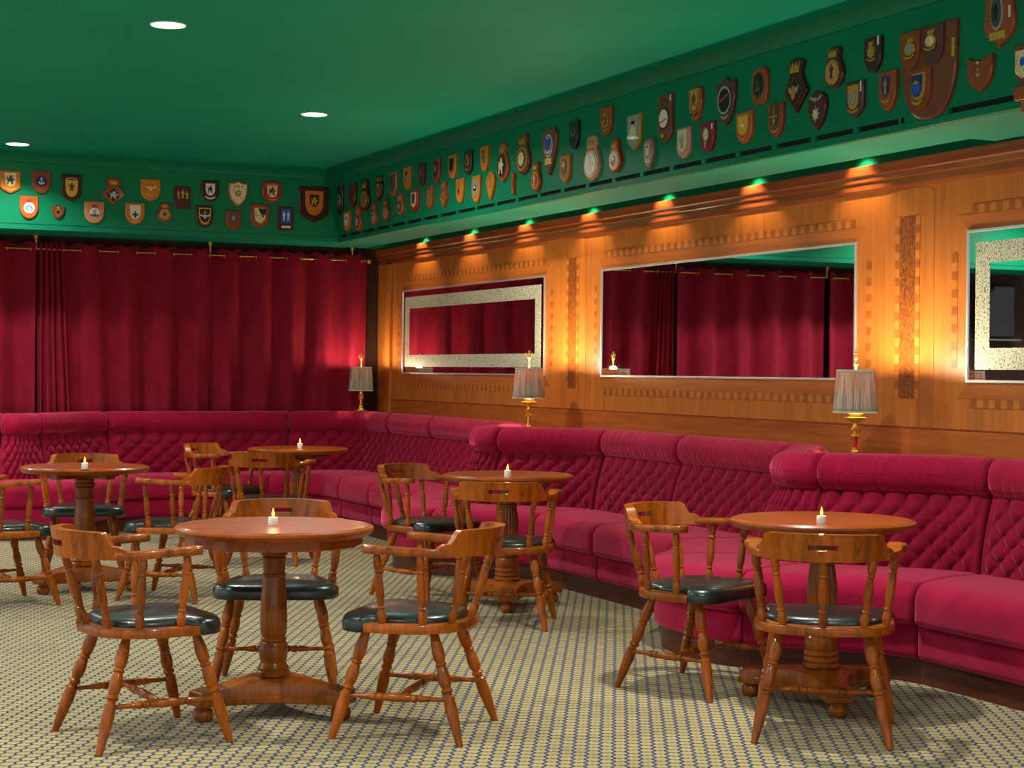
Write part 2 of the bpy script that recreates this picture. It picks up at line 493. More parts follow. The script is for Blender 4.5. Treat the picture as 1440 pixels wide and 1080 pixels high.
# ------------------------------------------------------------------ ceiling lights
def downlight(x, y, label):
    t = thing('ceiling_light', label, 'ceiling light', (x, y, ZC), group='recessed round ceiling lights')
    MB().lathe([(0, .094), (-.004, .094), (-.006, .088), (-.003, .086), (0, .086)], 40).build('trim_ring', M['white_trim'], t)
    MB().lathe([(-.001, .001), (-.001, .086), (-.004, .084), (-.005, .001)], 40).build('lens', M['lens'], t)
downlight(2.06, 8.83, 'round recessed ceiling light nearest the camera, at top left')
downlight(3.70, 11.47, 'round recessed ceiling light nearest the green bulkhead corner')
downlight(2.10, 14.12, 'round recessed ceiling light close to the curtain wall at left')

def area(name, loc, size, power, col, spread=150, rot=(0, 0, 0)):
    d = bpy.data.lights.new(name, 'AREA'); d.shape = 'DISK'; d.size = size; d.energy = power; d.color = col; d.spread = math.radians(spread)
    o = bpy.data.objects.new(name, d); COL.objects.link(o); o.location = loc; o.rotation_euler = rot
    return o
WARM = (1.0, 0.95, 0.88)
P_DOWN = 42
for x, y in ((2.06, 8.83), (3.70, 11.47), (2.10, 14.12), (3.70, 6.2), (2.06, 3.5), (3.70, 1.0), (.4, 6.2), (.4, 11.47), (-1.3, 8.83), (-1.3, 3.5), (-1.3, 14.0), (.4, 14.05), (.4, .5), (-2.9, 6.2), (-2.9, 11.4)):
    near = y > 14
    area('downlight_glow', (x, y, ZC - .012), .15, (18 if x > 2 else 34) if near else P_DOWN, WARM, 130 if near or y < 7 else 163)
# lamps hidden in the trough beside the wall
for k in range(9):
    y = 14.15 - 1.074*k
    if y < 6.7: break
    d = bpy.data.lights.new('trough_lamp', 'SPOT'); d.energy = 15; d.color = (1.0, .76, .44); d.spot_size = math.radians(104); d.spot_blend = .6; d.shadow_soft_size = .02
    o = bpy.data.objects.new('trough_lamp', d); COL.objects.link(o); o.location = (5.495, y, 2.565); o.rotation_euler = (0, math.radians(-14), 0)

# ------------------------------------------------------------------ curtains
RZ, RY = 2.372, 15.245
def fold_fn(x0, x1, waves, gather_left=0, gather_n=0, gw=.0):
    """returns the list of (x, phase) samples across the panel"""
    out = []
    if gather_n:
        n = gather_n*14
        for i in range(n): out.append((x0 + gw*i/n, 2*PI*gather_n*i/n, 1))
    base = 2*PI*gather_n
    xs = x0 + gw
    n = max(2, int(waves*18))
    for i in range(n + 1): out.append((xs + (x1 - xs)*i/n, base + 2*PI*waves*i/n, 0))
    return out
def curtain(x0, x1, waves, label, gather_n=0, gw=0.0, amp=.055, flare=0.0, phase=0.0):
    t = thing('curtain', label, 'curtain', ((x0 + x1)/2, RY, .88), group='crimson velvet curtains')
    xc = (x0 + x1)/2
    S = fold_fn(x0, x1, waves, 0, gather_n, gw)
    zs = [2.425, 2.40, 2.372, 2.33, 2.2, 2.0, 1.8, 1.6, 1.4, 1.2, 1.05, 1.0, .99, .95, .88]
    mb = MB(); nv = len(S)
    for z in zs:
        k = (2.4 - z)/1.5
        for (x, ph, g) in S:
            a = (amp*.7 if g else amp)*(1 - .12*k) 
            y = RY + a*math.sin(ph + phase) + .012*k*math.sin(2.3*ph + x*5)
            xx = x + .016*k*math.sin(ph*.5 + 1.3) + flare*k*(x1 - x)/(x1 - x0)*(min(1, (x - x0)/gw) if gw else 1)
            zz = z + (.012*math.cos(2*(ph + phase)) if z > 2.41 else 0)
            if abs(z - 1.0) < .001: y -= .004
            mb.v.append((xx - xc, y - RY, zz - .88))
    for r in range(len(zs) - 1):
        for i in range(nv - 1):
            mb.f.append((r*nv + i, r*nv + i + 1, (r+1)*nv + i + 1, (r+1)*nv + i)); mb.m.append(0)
    o = mb.build('drape', M['curtain'], t, angle=60)
    s = o.modifiers.new('Solidify', 'SOLIDIFY'); s.thickness = .005; s.offset = 0
    # brass eyelets where the drape crosses the rod
    last = None
    for (x, ph, g) in S:
        v = math.sin(ph + phase)
        if last is not None and (v > 0) != (last > 0) and not g:
            MB().torus((x - xc, 0, RZ - .88), .030, .006, 'x', 18, 8).build('eyelet', M['gilt'], t)
        last = v
    return t
curtain(3.950, 5.46, 5.2, 'crimson velvet curtain hanging in the corner beside the panelled wall', amp=.042, phase=.6)
curtain(2.44, 3.962, 4.0, 'wide crimson velvet curtain with gathered folds at its left edge', 5, .22, phase=.4, flare=.10, amp=.045)
curtain(.62, 2.425, 4.6, 'crimson velvet curtain cut by the left edge of the photo', 0, 0, phase=.2, amp=.045)
curtain(-1.0, .58, 3.6, 'crimson velvet curtain seen only in the plain wall mirror', 4, .2, phase=.3, amp=.045)
t = thing('curtain_rod', 'long brass curtain rod with ball end under the green bulkhead', 'curtain rod', (2.2, RY, RZ))
MB().turn((-3.3, 0, 0), (3.24, 0, 0), [(0, .011), (1, .011)], 14).build('rod', M['gilt'], t)
MB().ball((3.265, 0, 0), .034).build('finial', M['gilt'], t)
for x in (2.43, .60, 3.955, 5.30, -.8):
    MB().turn((x - 2.2, .0, -.0), (x - 2.2, 0, .118), [(0, .012), (.75, .012), (.76, .024), (1, .024)], 12).build('bracket', M['gilt'], t)

# dark end of the back wall that only the right-hand mirror shows
t = thing('television', 'black television on the dark wall, reflected in the right-hand mirror', 'television', (-1.70, YB, 2.06))
MB().box(-.26, .26, -.07, 0, -.28, .30).build('cabinet', M['black'], t, bevel=.01)
MB().box(-.245, .245, -.074, -.069, -.265, .285).build('screen', M['tv'], t, smooth=False)
MB().box(-.28, .28, -.16, 0, -.315, -.30).build('shelf', M['grey'], t, smooth=False)
t = thing('wall_speaker', 'grey round wall speaker above the television, reflected in the mirror', 'speaker', (-1.86, 14.9, 2.40))
MB().lathe([(-.12, .001), (-.11, .07), (-.05, .105), (.04, .11), (.075, .095), (.09, .001)], 24).build('housing', M['grey'], t)
# ------------------------------------------------------------------ banquettes
# front line of the plinths: straight bays, 45 degree flanks and blunt promontories
BASE = [(4.80, 4.30), (4.80, 6.30), (4.21, 6.89), (4.21, 7.51), (4.79, 8.09), (4.79, 10.12), (4.21, 10.70), (4.21, 11.32), (4.79, 11.90),
        (4.79, 14.46), (3.08, 14.46), (2.50, 13.87), (1.90, 13.87), (1.32, 14.46), (-.60, 14.46)]
def offset_poly(d):
    n = len(BASE); out = []
    nor = []
    for i in range(n - 1):
        a, b = Vector(BASE[i]), Vector(BASE[i+1])
        e = (b - a).normalized()
        nor.append(Vector((e.y, -e.x)))          # towards the wall
    for i in range(n):
        if i == 0: out.append(Vector(BASE[0]) + nor[0]*d); continue
        if i == n - 1: out.append(Vector(BASE[-1]) + nor[-1]*d); continue
        m = (nor[i-1] + nor[i]).normalized()
        out.append(Vector(BASE[i]) + m*(d / m.dot(nor[i])))
    return out
CUM = [0.0]
for i in range(len(BASE) - 1): CUM.append(CUM[-1] + (Vector(BASE[i+1]) - Vector(BASE[i])).length)
_cache = {}
def _raw(s, d):
    key = round(d, 4)
    if key not in _cache: _cache[key] = offset_poly(d)
    P = _cache[key]
    s = min(max(s, 0), CUM[-1] - 1e-6)
    i = 0
    while CUM[i+1] < s: i += 1
    t = (s - CUM[i])/(CUM[i+1] - CUM[i])
    return P[i].lerp(P[i+1], t)
def at(s, d):
    """point on the banquette run, corners rounded by averaging along the run"""
    w = .17
    acc = Vector((0, 0))
    for k in range(-3, 4): acc += _raw(s + w*k/3, d)
    return acc/7
def seg_s(i, t): return CUM[i] + t*(CUM[i+1] - CUM[i])
def s_of_y(i, y): return seg_s(i, (y - BASE[i][1])/(BASE[i+1][1] - BASE[i][1]))
def s_of_x(i, x): return seg_s(i, (x - BASE[i][0])/(BASE[i+1][0] - BASE[i][0]))
SEAMS = [seg_s(0, 0.02), s_of_y(0, 6.17), seg_s(1, .86), seg_s(3, .14), s_of_y(4, 8.24), s_of_y(4, 9.20), s_of_y(4, 10.03),
         seg_s(5, .86), seg_s(7, .14), s_of_y(8, 12.22), s_of_y(8, 13.15), s_of_y(8, 13.93), s_of_x(9, 4.30), s_of_x(9, 3.18),
         seg_s(10, .86), seg_s(12, .14), s_of_x(13, 1.10), s_of_x(13, .25), s_of_x(13, -.55)]
BL = ['crimson velvet banquette bay cut by right edge of photo, nearest the camera',
 'long crimson banquette section behind the right-hand table, under the plain-finial lamp',
 'blunt crimson banquette end between the right-hand and middle tables',
 'crimson banquette flank turning back to the wall, behind the right-hand blunt end',
 'crimson banquette section under right part of the plain mirror',
 'crimson banquette section behind and right of the middle table',
 'crimson banquette flank behind the middle table, under the figure-topped lamp',
 'blunt pink-lit banquette end left of the middle table',
 'crimson banquette flank hidden behind the middle blunt end, facing the corner',
 'crimson banquette section under left part of the etched mirror',
 'crimson banquette section on the panelled wall, last before the corner',
 'crimson banquette corner section where panelled wall meets curtains, beside the corner lamp',
 'shadowed crimson banquette section under the curtains, next to the corner section',
 'crimson banquette flank under the curtains behind the left-hand table',
 'blunt crimson banquette end under the curtains, behind left-hand chairs',
 'crimson banquette flank cut by left edge of photo',
 'crimson banquette section out past the left edge, under the curtains',
 'farthest crimson banquette section past the left edge of photo']
def swept(s0, s1, prof, puff=.02, n=None, disp=None, uvs=True, edge=.012):
    """sweep a closed (depth, height) section from s0 to s1, with soft rounded ends"""
    L = s1 - s0
    n = n or max(8, int(L/.05))
    cd = sum(p[0] for p in prof)/len(prof); cz = sum(p[1] for p in prof)/len(prof)
    st = []
    m = 5
    for k in range(m): st.append((edge*.2 + puff*(1 - math.cos(PI/2*k/m)), 1 - math.sin(PI/2*k/m)))
    ts = [(s0 + a, q) for a, q in st] + [(s0 + puff + edge*.2 + (L - 2*puff - .4*edge)*k/n, 0) for k in range(n + 1)] + [(s1 - a, q) for a, q in reversed(st)]
    mb = MB(); rings = []; uv = []
    tot = 0; acc = [0]
    for i in range(len(prof)):
        a, b = prof[i], prof[(i+1) % len(prof)]
        tot += math.hypot(a[0]-b[0], a[1]-b[1]); acc.append(tot)
    for s, q in ts:
        ring = []
        for j, (d, z) in enumerate(prof):
            dx, dz = cd - d, cz - z
            l = math.hypot(dx, dz) or 1
            k = min(q*puff, l*.6)
            dd, zz = d + dx/l*k, z + dz/l*k
            p = at(s, dd)
            ring.append((p.x, p.y, zz)); uv.append((s, acc[j]))
        rings.append(ring)
    mb.loft(rings)
    mb.uv = uv
    return mb
def rrect(d0, d1, z0, z1, r, n=5, crown=0.0, rs=None):
    rs = rs or (r, r, r, r)                # front-bottom, back-bottom, back-top, front-top
    pts = []
    for (cx, cz, a0, rr) in ((d0 + rs[0], z0 + rs[0], PI, rs[0]), (d1 - rs[1], z0 + rs[1], 1.5*PI, rs[1]), (d1 - rs[2], z1 - rs[2], 0, rs[2]), (d0 + rs[3], z1 - rs[3], .5*PI, rs[3])):
        for k in range(n + 1):
            a = a0 + PI/2*k/n
            pts.append((cx + rr*math.cos(a), cz + rr*math.sin(a)))
    out = []
    for i in range(len(pts)):               # subdivide the long flats so that they can curve
        a, b = pts[i], pts[(i+1) % len(pts)]
        out.append(a)
        L = math.hypot(a[0]-b[0], a[1]-b[1])
        if L > .08:
            for k in range(1, 6): out.append((a[0] + (b[0]-a[0])*k/6, a[1] + (b[1]-a[1])*k/6))
    if crown:
        zm, dm = z1, (d0 + d1)/2
        out = [(d, z + crown*max(0, 1 - ((d - dm)/((d1-d0)/2))**2) if z > (z0 + z1)/2 else z) for d, z in out]
    return out
PLINTH = [(0, 0), (.30, 0), (.30, .112), (0, .112)]
SEATBASE = rrect(-.035, .40, .108, .268, .03, 4)
CUSHION = rrect(-.075, .52, .262, .445, .05, 6, .012, (.035, .04, .04, .075))
ROLL = rrect(.505, .690, .792, .976, .07, 6, 0, (.085, .05, .06, .085))
def back_panel(s0, s1):
    """buttoned back: a reclined panel whose front face is pulled into diamonds by buttons"""
    L = s1 - s0
    rows = 2.6
    cols = max(2, round(L/.112))
    nx, nz = cols*14, 56
    z0, z1 = .43, .815
    mb = MB()
    g = .006
    front = []
    for j in range(nz + 1):
        v = j/nz
        z = z0 + (z1 - z0)*v
        row = []
        for i in range(nx + 1):
            u = i/nx
            s = s0 + g + (L - 2*g)*u
            # margins stay plain, the field is tufted
            cu, cv = u*cols, (v - .80)/.80*rows
            edge = min(u*L, (1-u)*L)
            field = min(1, max(0, (edge - .03)/.03)) * min(1, max(0, (1.0 - v)/.08)) * 1
            a = abs(math.sin(PI*(cu + cv))); b = abs(math.sin(PI*(cu - cv)))
            h = (a*b)**.36
            if v > .80: # upright flutes above the last buttons
                hh = abs(math.sin(PI*cu))**.5
                k = min(1, (v - .80)/.06)
                h = h*(1 - k) + hh*.8*k
            bulge = .036*(h - .35)*field
            rnd = 0.0
            e = min(edge, .02)
            rnd = -.02*(1 - math.sqrt(max(0, 1 - (1 - e/.02)**2)))
            d = .455 + .105*v - .018*math.sin(PI*min(1, v*1.05)) - bulge - rnd
            p = at(s, d)
            row.append(len(mb.v)); mb.v.append((p.x, p.y, z))
        front.append(row)
    for j in range(nz):
        for i in range(nx):
            mb.f.append((front[j][i], front[j][i+1], front[j+1][i+1], front[j+1][i])); mb.m.append(0)
    back = []
    for j in (0, nz):
        row = []
        for i in range(0, nx + 1):
            s = s0 + g + (L - 2*g)*i/nx
            p = at(s, .60 if j == 0 else .655)
            row.append(len(mb.v)); mb.v.append((p.x, p.y, z0 if j == 0 else z1))
        back.append(row)
    for i in range(nx):
        mb.f.append((front[0][i], back[0][i], back[0][i+1], front[0][i+1])); mb.m.append(0)
        mb.f.append((front[nz][i], front[nz][i+1], back[1][i+1], back[1][i])); mb.m.append(0)
        mb.f.append((back[0][i], back[1][i], back[1][i+1], back[0][i+1])); mb.m.append(0)
    for i in (0, nx):
        mb.f.append(tuple([front[j][i] for j in range(nz + 1)] + [back[1][i], back[0][i]])); mb.m.append(0)
    return mb
for k in range(len(SEAMS) - 1):
    s0, s1 = SEAMS[k], SEAMS[k+1]
    pm = at((s0 + s1)/2, .3)
    t = thing('banquette', BL[k], 'banquette', (pm.x, pm.y, 0), group='crimson buttoned banquette sections along the walls')
    def part(mbx, name, mat, **kw):
        mbx.v = [(x - pm.x, y - pm.y, z) for x, y, z in mbx.v]
        return mbx.build(name, mat, t, **kw)
    part(swept(s0, s1, PLINTH, .002, edge=.0), 'plinth', M['plinth'], angle=30)
    part(swept(s0, s1, SEATBASE, .018), 'seat_base', M['velvet'], angle=60)
    part(swept(s0, s1, CUSHION, .035), 'seat_cushion', M['velvet'], angle=70)
    part(back_panel(s0, s1), 'backrest', M['velvet_deep'], angle=75)
    part(swept(s0, s1, ROLL, .034), 'headroll', M['velvet_roll'], angle=70)
# ledge behind the head rolls, filling the wedges up to the wall
mb = MB()
N = 150
ring = []
for i in range(N + 1):
    s = SEAMS[0] + (SEAMS[-1] - SEAMS[0])*i/N
    p = at(s, .66)
    q = (5.585, min(p.y, 15.15)) if s <= CUM[9] else (min(p.x, 5.585), 15.15)
    ring.append(((p.x, p.y), q))
for i in range(N):
    a, b = ring[i], ring[i+1]
    o = len(mb.v)
    for zz in (.905, .925):
        mb.v += [(a[0][0], a[0][1], zz), (b[0][0], b[0][1], zz), (b[1][0], b[1][1], zz), (a[1][0], a[1][1], zz)]
    mb.f += [(o, o+3, o+2, o+1), (o+4, o+5, o+6, o+7), (o, o+1, o+5, o+4), (o+2, o+3, o+7, o+6)]; mb.m += [0]*4
struct(mb, 'trim_40', M['plinth'], smooth=False)

# ------------------------------------------------------------------ tables
def tri_base(r=.345, w=.052):
    tips = []
    for k in range(3):
        a = 2*PI*k/3
        d, n = Vector((math.cos(a), math.sin(a))), Vector((-math.sin(a), math.cos(a)))
        p0, p1 = d*r - n*w, d*r + n*w
        a2 = a + 2*PI/3
        q0 = Vector((math.cos(a2), math.sin(a2)))*r - Vector((-math.sin(a2), math.cos(a2)))*w
        bis = Vector((math.cos(a + PI/3), math.sin(a + PI/3)))*.085
        tips.append(p0); tips.append(p1)
        tips.append(p1 - d*.05)
        st = p1 - d*.05; en = q0 - Vector((math.cos(a2), math.sin(a2)))*.05
        for i in range(1, 10):
            u = i/10
            tips.append(st*(1-u)**2 + bis*2*u*(1-u) + en*u*u)
        tips.append(en)
    return tips
COL_SMOOTH = [(0, .05), (0, .086), (.018, .088), (.026, .078), (.036, .082), (.046, .074), (.060, .066), (.090, .074), (.125, .076), (.15, .070), (.158, .062), (.164, .068), (.172, .068), (.178, .060),
 (.20, .069), (.26, .071), (.36, .066), (.455, .058), (.462, .062), (.470, .062), (.476, .056), (.52, .058), (.545, .064), (.552, .056), (.560, .070), (.572, .072), (.580, .060), (.60, .062), (.61, .05)]
COL_REED = [(0, .05), (0, .090), (.014, .092), (.022, .080), (.032, .088), (.046, .088), (.052, .080), (.060, .088), (.074, .088), (.080, .078), (.09, .084), (.115, .087), (.14, .084), (.150, .076), (.158, .086), (.178, .086), (.186, .070),
 (.20, .062), (.22, .072), (.222, .072), (.30, .076), (.38, .076), (.45, .068), (.48, .062), (.485, .068), (.495, .068), (.50, .060), (.53, .064), (.56, .074), (.575, .076), (.60, .072), (.61, .05)]
def table(x, y, ztop, R, ang, reed, apron, label):
    t = thing('pub_table', label, 'table', (x, y, 0), ang, 'round wooden pedestal pub tables')
    zt = ztop
    MB().lathe([(zt - .038, .001), (zt - .038, R - .03), (zt - .036, R - .014), (zt - .026, R - .006), (zt - .024, R - .004), (zt - .016, R), (zt - .008, R - .001), (zt - .004, R - .006), (zt - .0035, R - .014), (zt, R - .018), (zt, .001)], 72).build('tabletop', M['tablewood'], t, angle=32)
    if apron:
        ns = 12
        ro, ri = R - .045, R - .065
        mb = MB()
        outer = [(ro*math.cos(2*PI*i/ns), ro*math.sin(2*PI*i/ns)) for i in range(ns)]
        inner = [(ri*math.cos(2*PI*i/ns), ri*math.sin(2*PI*i/ns)) for i in range(ns)]
        v = [(p[0], p[1], zt - .075) for p in outer] + [(p[0], p[1], zt - .0385) for p in outer] + [(p[0], p[1], zt - .0385) for p in inner] + [(p[0], p[1], zt - .075) for p in inner]
        f = []
        for q in range(4):
            for i in range(ns):
                j = (i + 1) % ns
                f.append((q*ns + i, q*ns + j, ((q+1) % 4)*ns + j, ((q+1) % 4)*ns + i))
        mb.add(v, f); mb.build('apron', M['tablewood'], t, smooth=False)
    mb = MB().box(-.24, .24, -.035, .035, zt - .075, zt - .0385).box(-.035, .035, -.24, .24, zt - .074, zt - .0385)
    mb.build('bearer', M['columnwood'], t, smooth=False, bevel=.004)
    k = (zt - .075 - .150)/.61
    rk = .82 if reed else .76 if apron else .92
    prof = [(.150 + z*k, r*rk) for z, r in (COL_REED if reed else COL_SMOOTH)]
    kw = dict(flute=20, amp=.006, f0=.150 + .215*k, f1=.150 + .46*k) if reed else {}
    MB().lathe(prof, 120 if reed else 40, **kw).build('column', M['columnwood'], t, angle=30)
    pts = tri_base()
    n = len(pts)
    def ringz(sc, z): return [(p.x*sc, p.y*sc, z) for p in pts]
    mb = MB()
    def top(z, inset, pull):
        out = []
        for p in pts:
            r = p.length
            q = p*(1 - inset/r)
            out.append((q.x, q.y, z + pull*max(0, 1 - (r/.345))))
        return out
    mb.loft([top(.060, .006, 0), top(.066, 0, 0), top(.085, 0, 0), top(.088, .006, 0), top(.112, .006, .02), top(.117, .012, .035), [(p.x*.16, p.y*.16, .152) for p in pts]])
    mb.build('base', M['columnwood'], t, angle=30)
    for q in range(3):
        a = 2*PI*q/3
        MB().lathe([(0, .001), (0, .026), (.010, .037), (.026, .040), (.042, .037), (.052, .028), (.060, .028), (.060, .001)], 24, (.305*math.cos(a), .305*math.sin(a), 0)).build('foot', M['columnwood'], t)
    return t
TABLES = [(1.986, 6.617, .744, .393, math.radians(192.5), False, True, 'round pub table with panelled apron, nearest the camera'),
          (4.142, 5.980, .762, .382, math.radians(128), True, False, 'round reeded-column pub table at right before the big banquette bay'),
          (4.143, 9.141, .762, .382, math.radians(246), True, False, 'round reeded-column pub table in the middle bay'),
          (2.009, 10.70, .756, .388, math.radians(209), False, False, 'round pub table at left in front of the curtain banquettes'),
          (3.965, 12.61, .762, .382, math.radians(190), True, False, 'round pub table farthest back, in the banquette corner')]
for a in TABLES: table(*a)

# ------------------------------------------------------------------ candles
def candle(x, y, z, label, tall=.032):
    t = thing('tea_light', label, 'candle', (x, y, z), group='lit tea lights on the tables')
    MB().lathe([(0, .001), (0, .0185), (.002, .0195), (tall - .002, .0195), (tall, .0185), (tall, .017), (tall - .003, .015), (tall - .004, .001)], 28).build('cup', M['candle'], t)
    MB().lathe([(tall - .004, .0008), (tall + .003, .0036), (tall + .010, .0062), (tall + .017, .0056), (tall + .026, .003), (tall + .036, .0004)], 14).build('flame', M['flame'], t)
    d = bpy.data.lights.new('candle_glow', 'POINT'); d.energy = .35; d.color = (1, .62, .22); d.shadow_soft_size = .008
    o = bpy.data.objects.new('candle_glow', d); COL.objects.link(o); o.location = (x, y, z + tall + .05)
candle(1.972, 6.590, .744, 'lit white tea light on the nearest table')
candle(3.993, 5.773, .762, 'lit white tea light on the right-hand reeded table')
candle(4.011, 8.855, .762, 'lit tea light on the middle table', .040)
candle(1.940, 10.337, .756, 'lit tea light on the left-hand table', .038)
candle(3.941, 12.49, .762, 'lit tea light on the farthest corner table', .040)

# ------------------------------------------------------------------ captain's chairs
LEG = [(0, .013), (.03, .016), (.10, .020), (.17, .0235), (.24, .022), (.275, .016), (.285, .021), (.30, .021), (.31, .016), (.33, .019), (.40, .0235), (.46, .022), (.50, .016), (.515, .022), (.53, .0225), (.545, .016), (.565, .0155), (.58, .022), (.595, .0225), (.61, .021), (.68, .0235), (.80, .020), (1, .0125)]
SPN = [(0, .012), (.05, .0145), (.13, .0165), (.20, .0125), (.215, .0155), (.235, .0155), (.25, .0115), (.33, .0145), (.45, .0165), (.58, .0165), (.70, .012), (.735, .0105), (.745, .0145), (.765, .0145), (.775, .0105), (.85, .0165), (.92, .0165), (1, .012)]
STR = [(0, .008), (.18, .009), (.24, .012), (.28, .015), (.30, .010), (.315, .015), (.35, .015), (.365, .010), (.38, .0145), (.50, .0165), (.62, .0145), (.635, .010), (.65, .015), (.685, .015), (.70, .010), (.72, .015), (.76, .012), (.82, .009), (1, .008)]
def seat_outline(n=96):
    """D-shaped seat, front towards +y"""
    out = []
    for i in range(n):
        a = 2*PI*i/n
        c, s_ = math.cos(a), math.sin(a)
        if s_ >= 0:
            e = 0.42
            x = .262*math.copysign(abs(c)**e, c); y = .225*abs(s_)**e
        else:
            e = 0.80
            x = .262*math.copysign(abs(c)**e, c); y = -.235*abs(s_)**.86
        y += .01
        out.append((x, y))
    return out
def make_chair(label):
    t = thing('captains_chair', label, 'chair', group='captain style pub chairs with green leather seats')
    W = M['chairwood']
    O = seat_outline()
    def inset(d, p):
        r = math.hypot(*p); k = max(0, (r - d)/r); return (p[0]*k, p[1]*k)
    FRONT = .115
    def clip(p): return (p[0], min(p[1], FRONT + .01))
    mb = MB()
    mb.loft([[(*clip(inset(.010, p)), .396) for p in O], [(*clip(inset(.002, p)), .398) for p in O], [(*clip(p), .406) for p in O], [(*clip(p), .424) for p in O], [(*clip(inset(.004, p)), .430) for p in O], [(*clip(inset(.03, p)), .432) for p in O]])
    mb.build('seat', W, t, angle=50)
    # leather pad: inside the wood rim at back and sides, wrapped over the front edge
    def pad_ring(d, z, zf):
        out = []
        for p in O:
            f = min(1, max(0, (p[1] - FRONT)/.012))
            q0 = inset(d + .040, p); q1 = inset(d - .008, p)
            dip = 0
            out.append((q0[0]*(1-f) + q1[0]*f, q0[1]*(1-f) + q1[1]*f, z*(1-f) + zf*f))
        return out
    rings = [pad_ring(.012, .428, .396), pad_ring(.003, .430, .399), pad_ring(0, .436, .408), pad_ring(.001, .442, .430), pad_ring(.006, .450, .444), pad_ring(.016, .457, .454), pad_ring(.034, .462, .459)]
    for k in (.75, .5, .25, .02):
        base = pad_ring(.05, .463, .460)
        ring = []
        for x, y, z in base:
            xx, yy = x*k, y*k
            sad = -.006*math.exp(-((abs(xx) - .09)**2/.004 + (yy + .05)**2/.012))
            ring.append((xx, yy, .465 + sad + .002*math.cos(9*yy)))
        rings.append(ring)
    mb = MB(); mb.loft(rings)
    mb.build('seat_pad', M['leather'], t, angle=70)
    mb = MB()
    for i in range(0, len(O)):
        for u in (0, .5):
            p, q = O[i], O[(i+1) % len(O)]
            p = (p[0]*(1-u) + q[0]*u, p[1]*(1-u) + q[1]*u)
            if p[1] < FRONT - .01:
                x, y = inset(.0365, p)
                mb.add([(x-.003, y-.003, .431), (x+.003, y-.003, .431), (x+.003, y+.003, .431), (x-.003, y+.003, .431), (x, y, .4355)], [(0,1,4), (1,2,4), (2,3,4), (3,0,4)])
    mb.build('nail_trim', M['nail'], t, smooth=False)
    legs = {}
    for sx in (-1, 1):
        for fr in (1, 0):
            top = (sx*.185, .135, .398) if fr else (sx*.160, -.115, .398)
            bot = (sx*.255, .245, 0) if fr else (sx*.245, -.245, 0)
            legs[(sx, fr)] = (Vector(top), Vector(bot))
            MB().turn(top, bot, LEG, 14).build('leg', W, t)
    mids = []
    for sx in (-1, 1):
        a = legs[(sx, 1)][0].lerp(legs[(sx, 1)][1], .60); b = legs[(sx, 0)][0].lerp(legs[(sx, 0)][1], .60)
        MB().turn(a, b, STR, 12).build('stretcher', W, t)
        mids.append(a.lerp(b, .5))
    MB().turn(mids[0], mids[1], STR, 12).build('stretcher', W, t)
    # two arm rails that lap into the ends of the crest
    A, B = .262, .300
    def zarm(y): return .680 + .013*min(1, max(0, (y + .16)/.28))
    for sx in (-1, 1):
        line = [(-.262, .128, .006), (-.263, .119, .024), (-.264, .100, .036), (-.265, .072, .040), (-.265, .046, .034), (-.264, .034, .024), (-.264, .0, .026), (-.263, -.03, .025)]
        for k in range(1, 7):
            a = PI*.19*k/6
            line.append((-A*math.cos(a), -.03 - (B - .03)*math.sin(a), .025 if k < 6 else .020))
        mb = MB(); rings = []
        for i, (x, y, w) in enumerate(line):
            p = Vector(line[max(0, i-1)][:2]); q = Vector(line[min(len(line)-1, i+1)][:2])
            tn = (q - p).normalized(); nn = Vector((-tn.y, tn.x))
            zb = zarm(y); zt = zb + .028
            c = Vector((x, y)) + (Vector((x, y)).normalized()*(.004 if w > .03 else 0))
            r = []
            for (k, z) in ((-1, zb + .005), (-.9, zb), (.9, zb), (1, zb + .005), (1, zt - .006), (.86, zt), (-.86, zt), (-1, zt - .006)):
                pt = c + nn*(w*k); r.append((-sx*pt.x, pt.y, z))
            rings.append(r)
        mb.loft(rings); mb.build('arm_rail', W, t, angle=50)
    # crest: curved board with a hand slot
    mb = MB()
    nphi = 56
    PH = 1.06
    xs = [-PH + 2*PH*i/nphi for i in range(nphi + 1)]
    def top_z(x):
        ax = abs(x)
        if ax < .80: return .781 - .004*(ax/.80)**2
        if ax < .92:
            u = (ax - .80)/.12; return .777 - .050*(3*u*u - 2*u**3)
        u = (ax - .92)/.14
        return .727 + .006*math.sin(PI*u) - .016*u
    z_lv = [0, .38, .62, 1]
    slot = lambda x: abs(x) < .175
    def pt(x, z, r):
        lean = (z - .678)*.16
        a = (A + .002 + r + lean*.5)*math.sin(x); b = -(B - .004 + r + lean)*math.cos(x)**1.0
        return (a, b, z)
    F, K = [], []
    for x in xs:
        tz = top_z(x); zs = [.680, .680 + min(.040, (tz - .680)*.40), .680 + min(.062, (tz - .680)*.64), tz]
        cf, ck = [], []
        for z in zs:
            cf.append(len(mb.v)); mb.v.append(pt(x, z, .022)); ck.append(len(mb.v)); mb.v.append(pt(x, z, -.018))
        F.append(cf); K.append(ck)
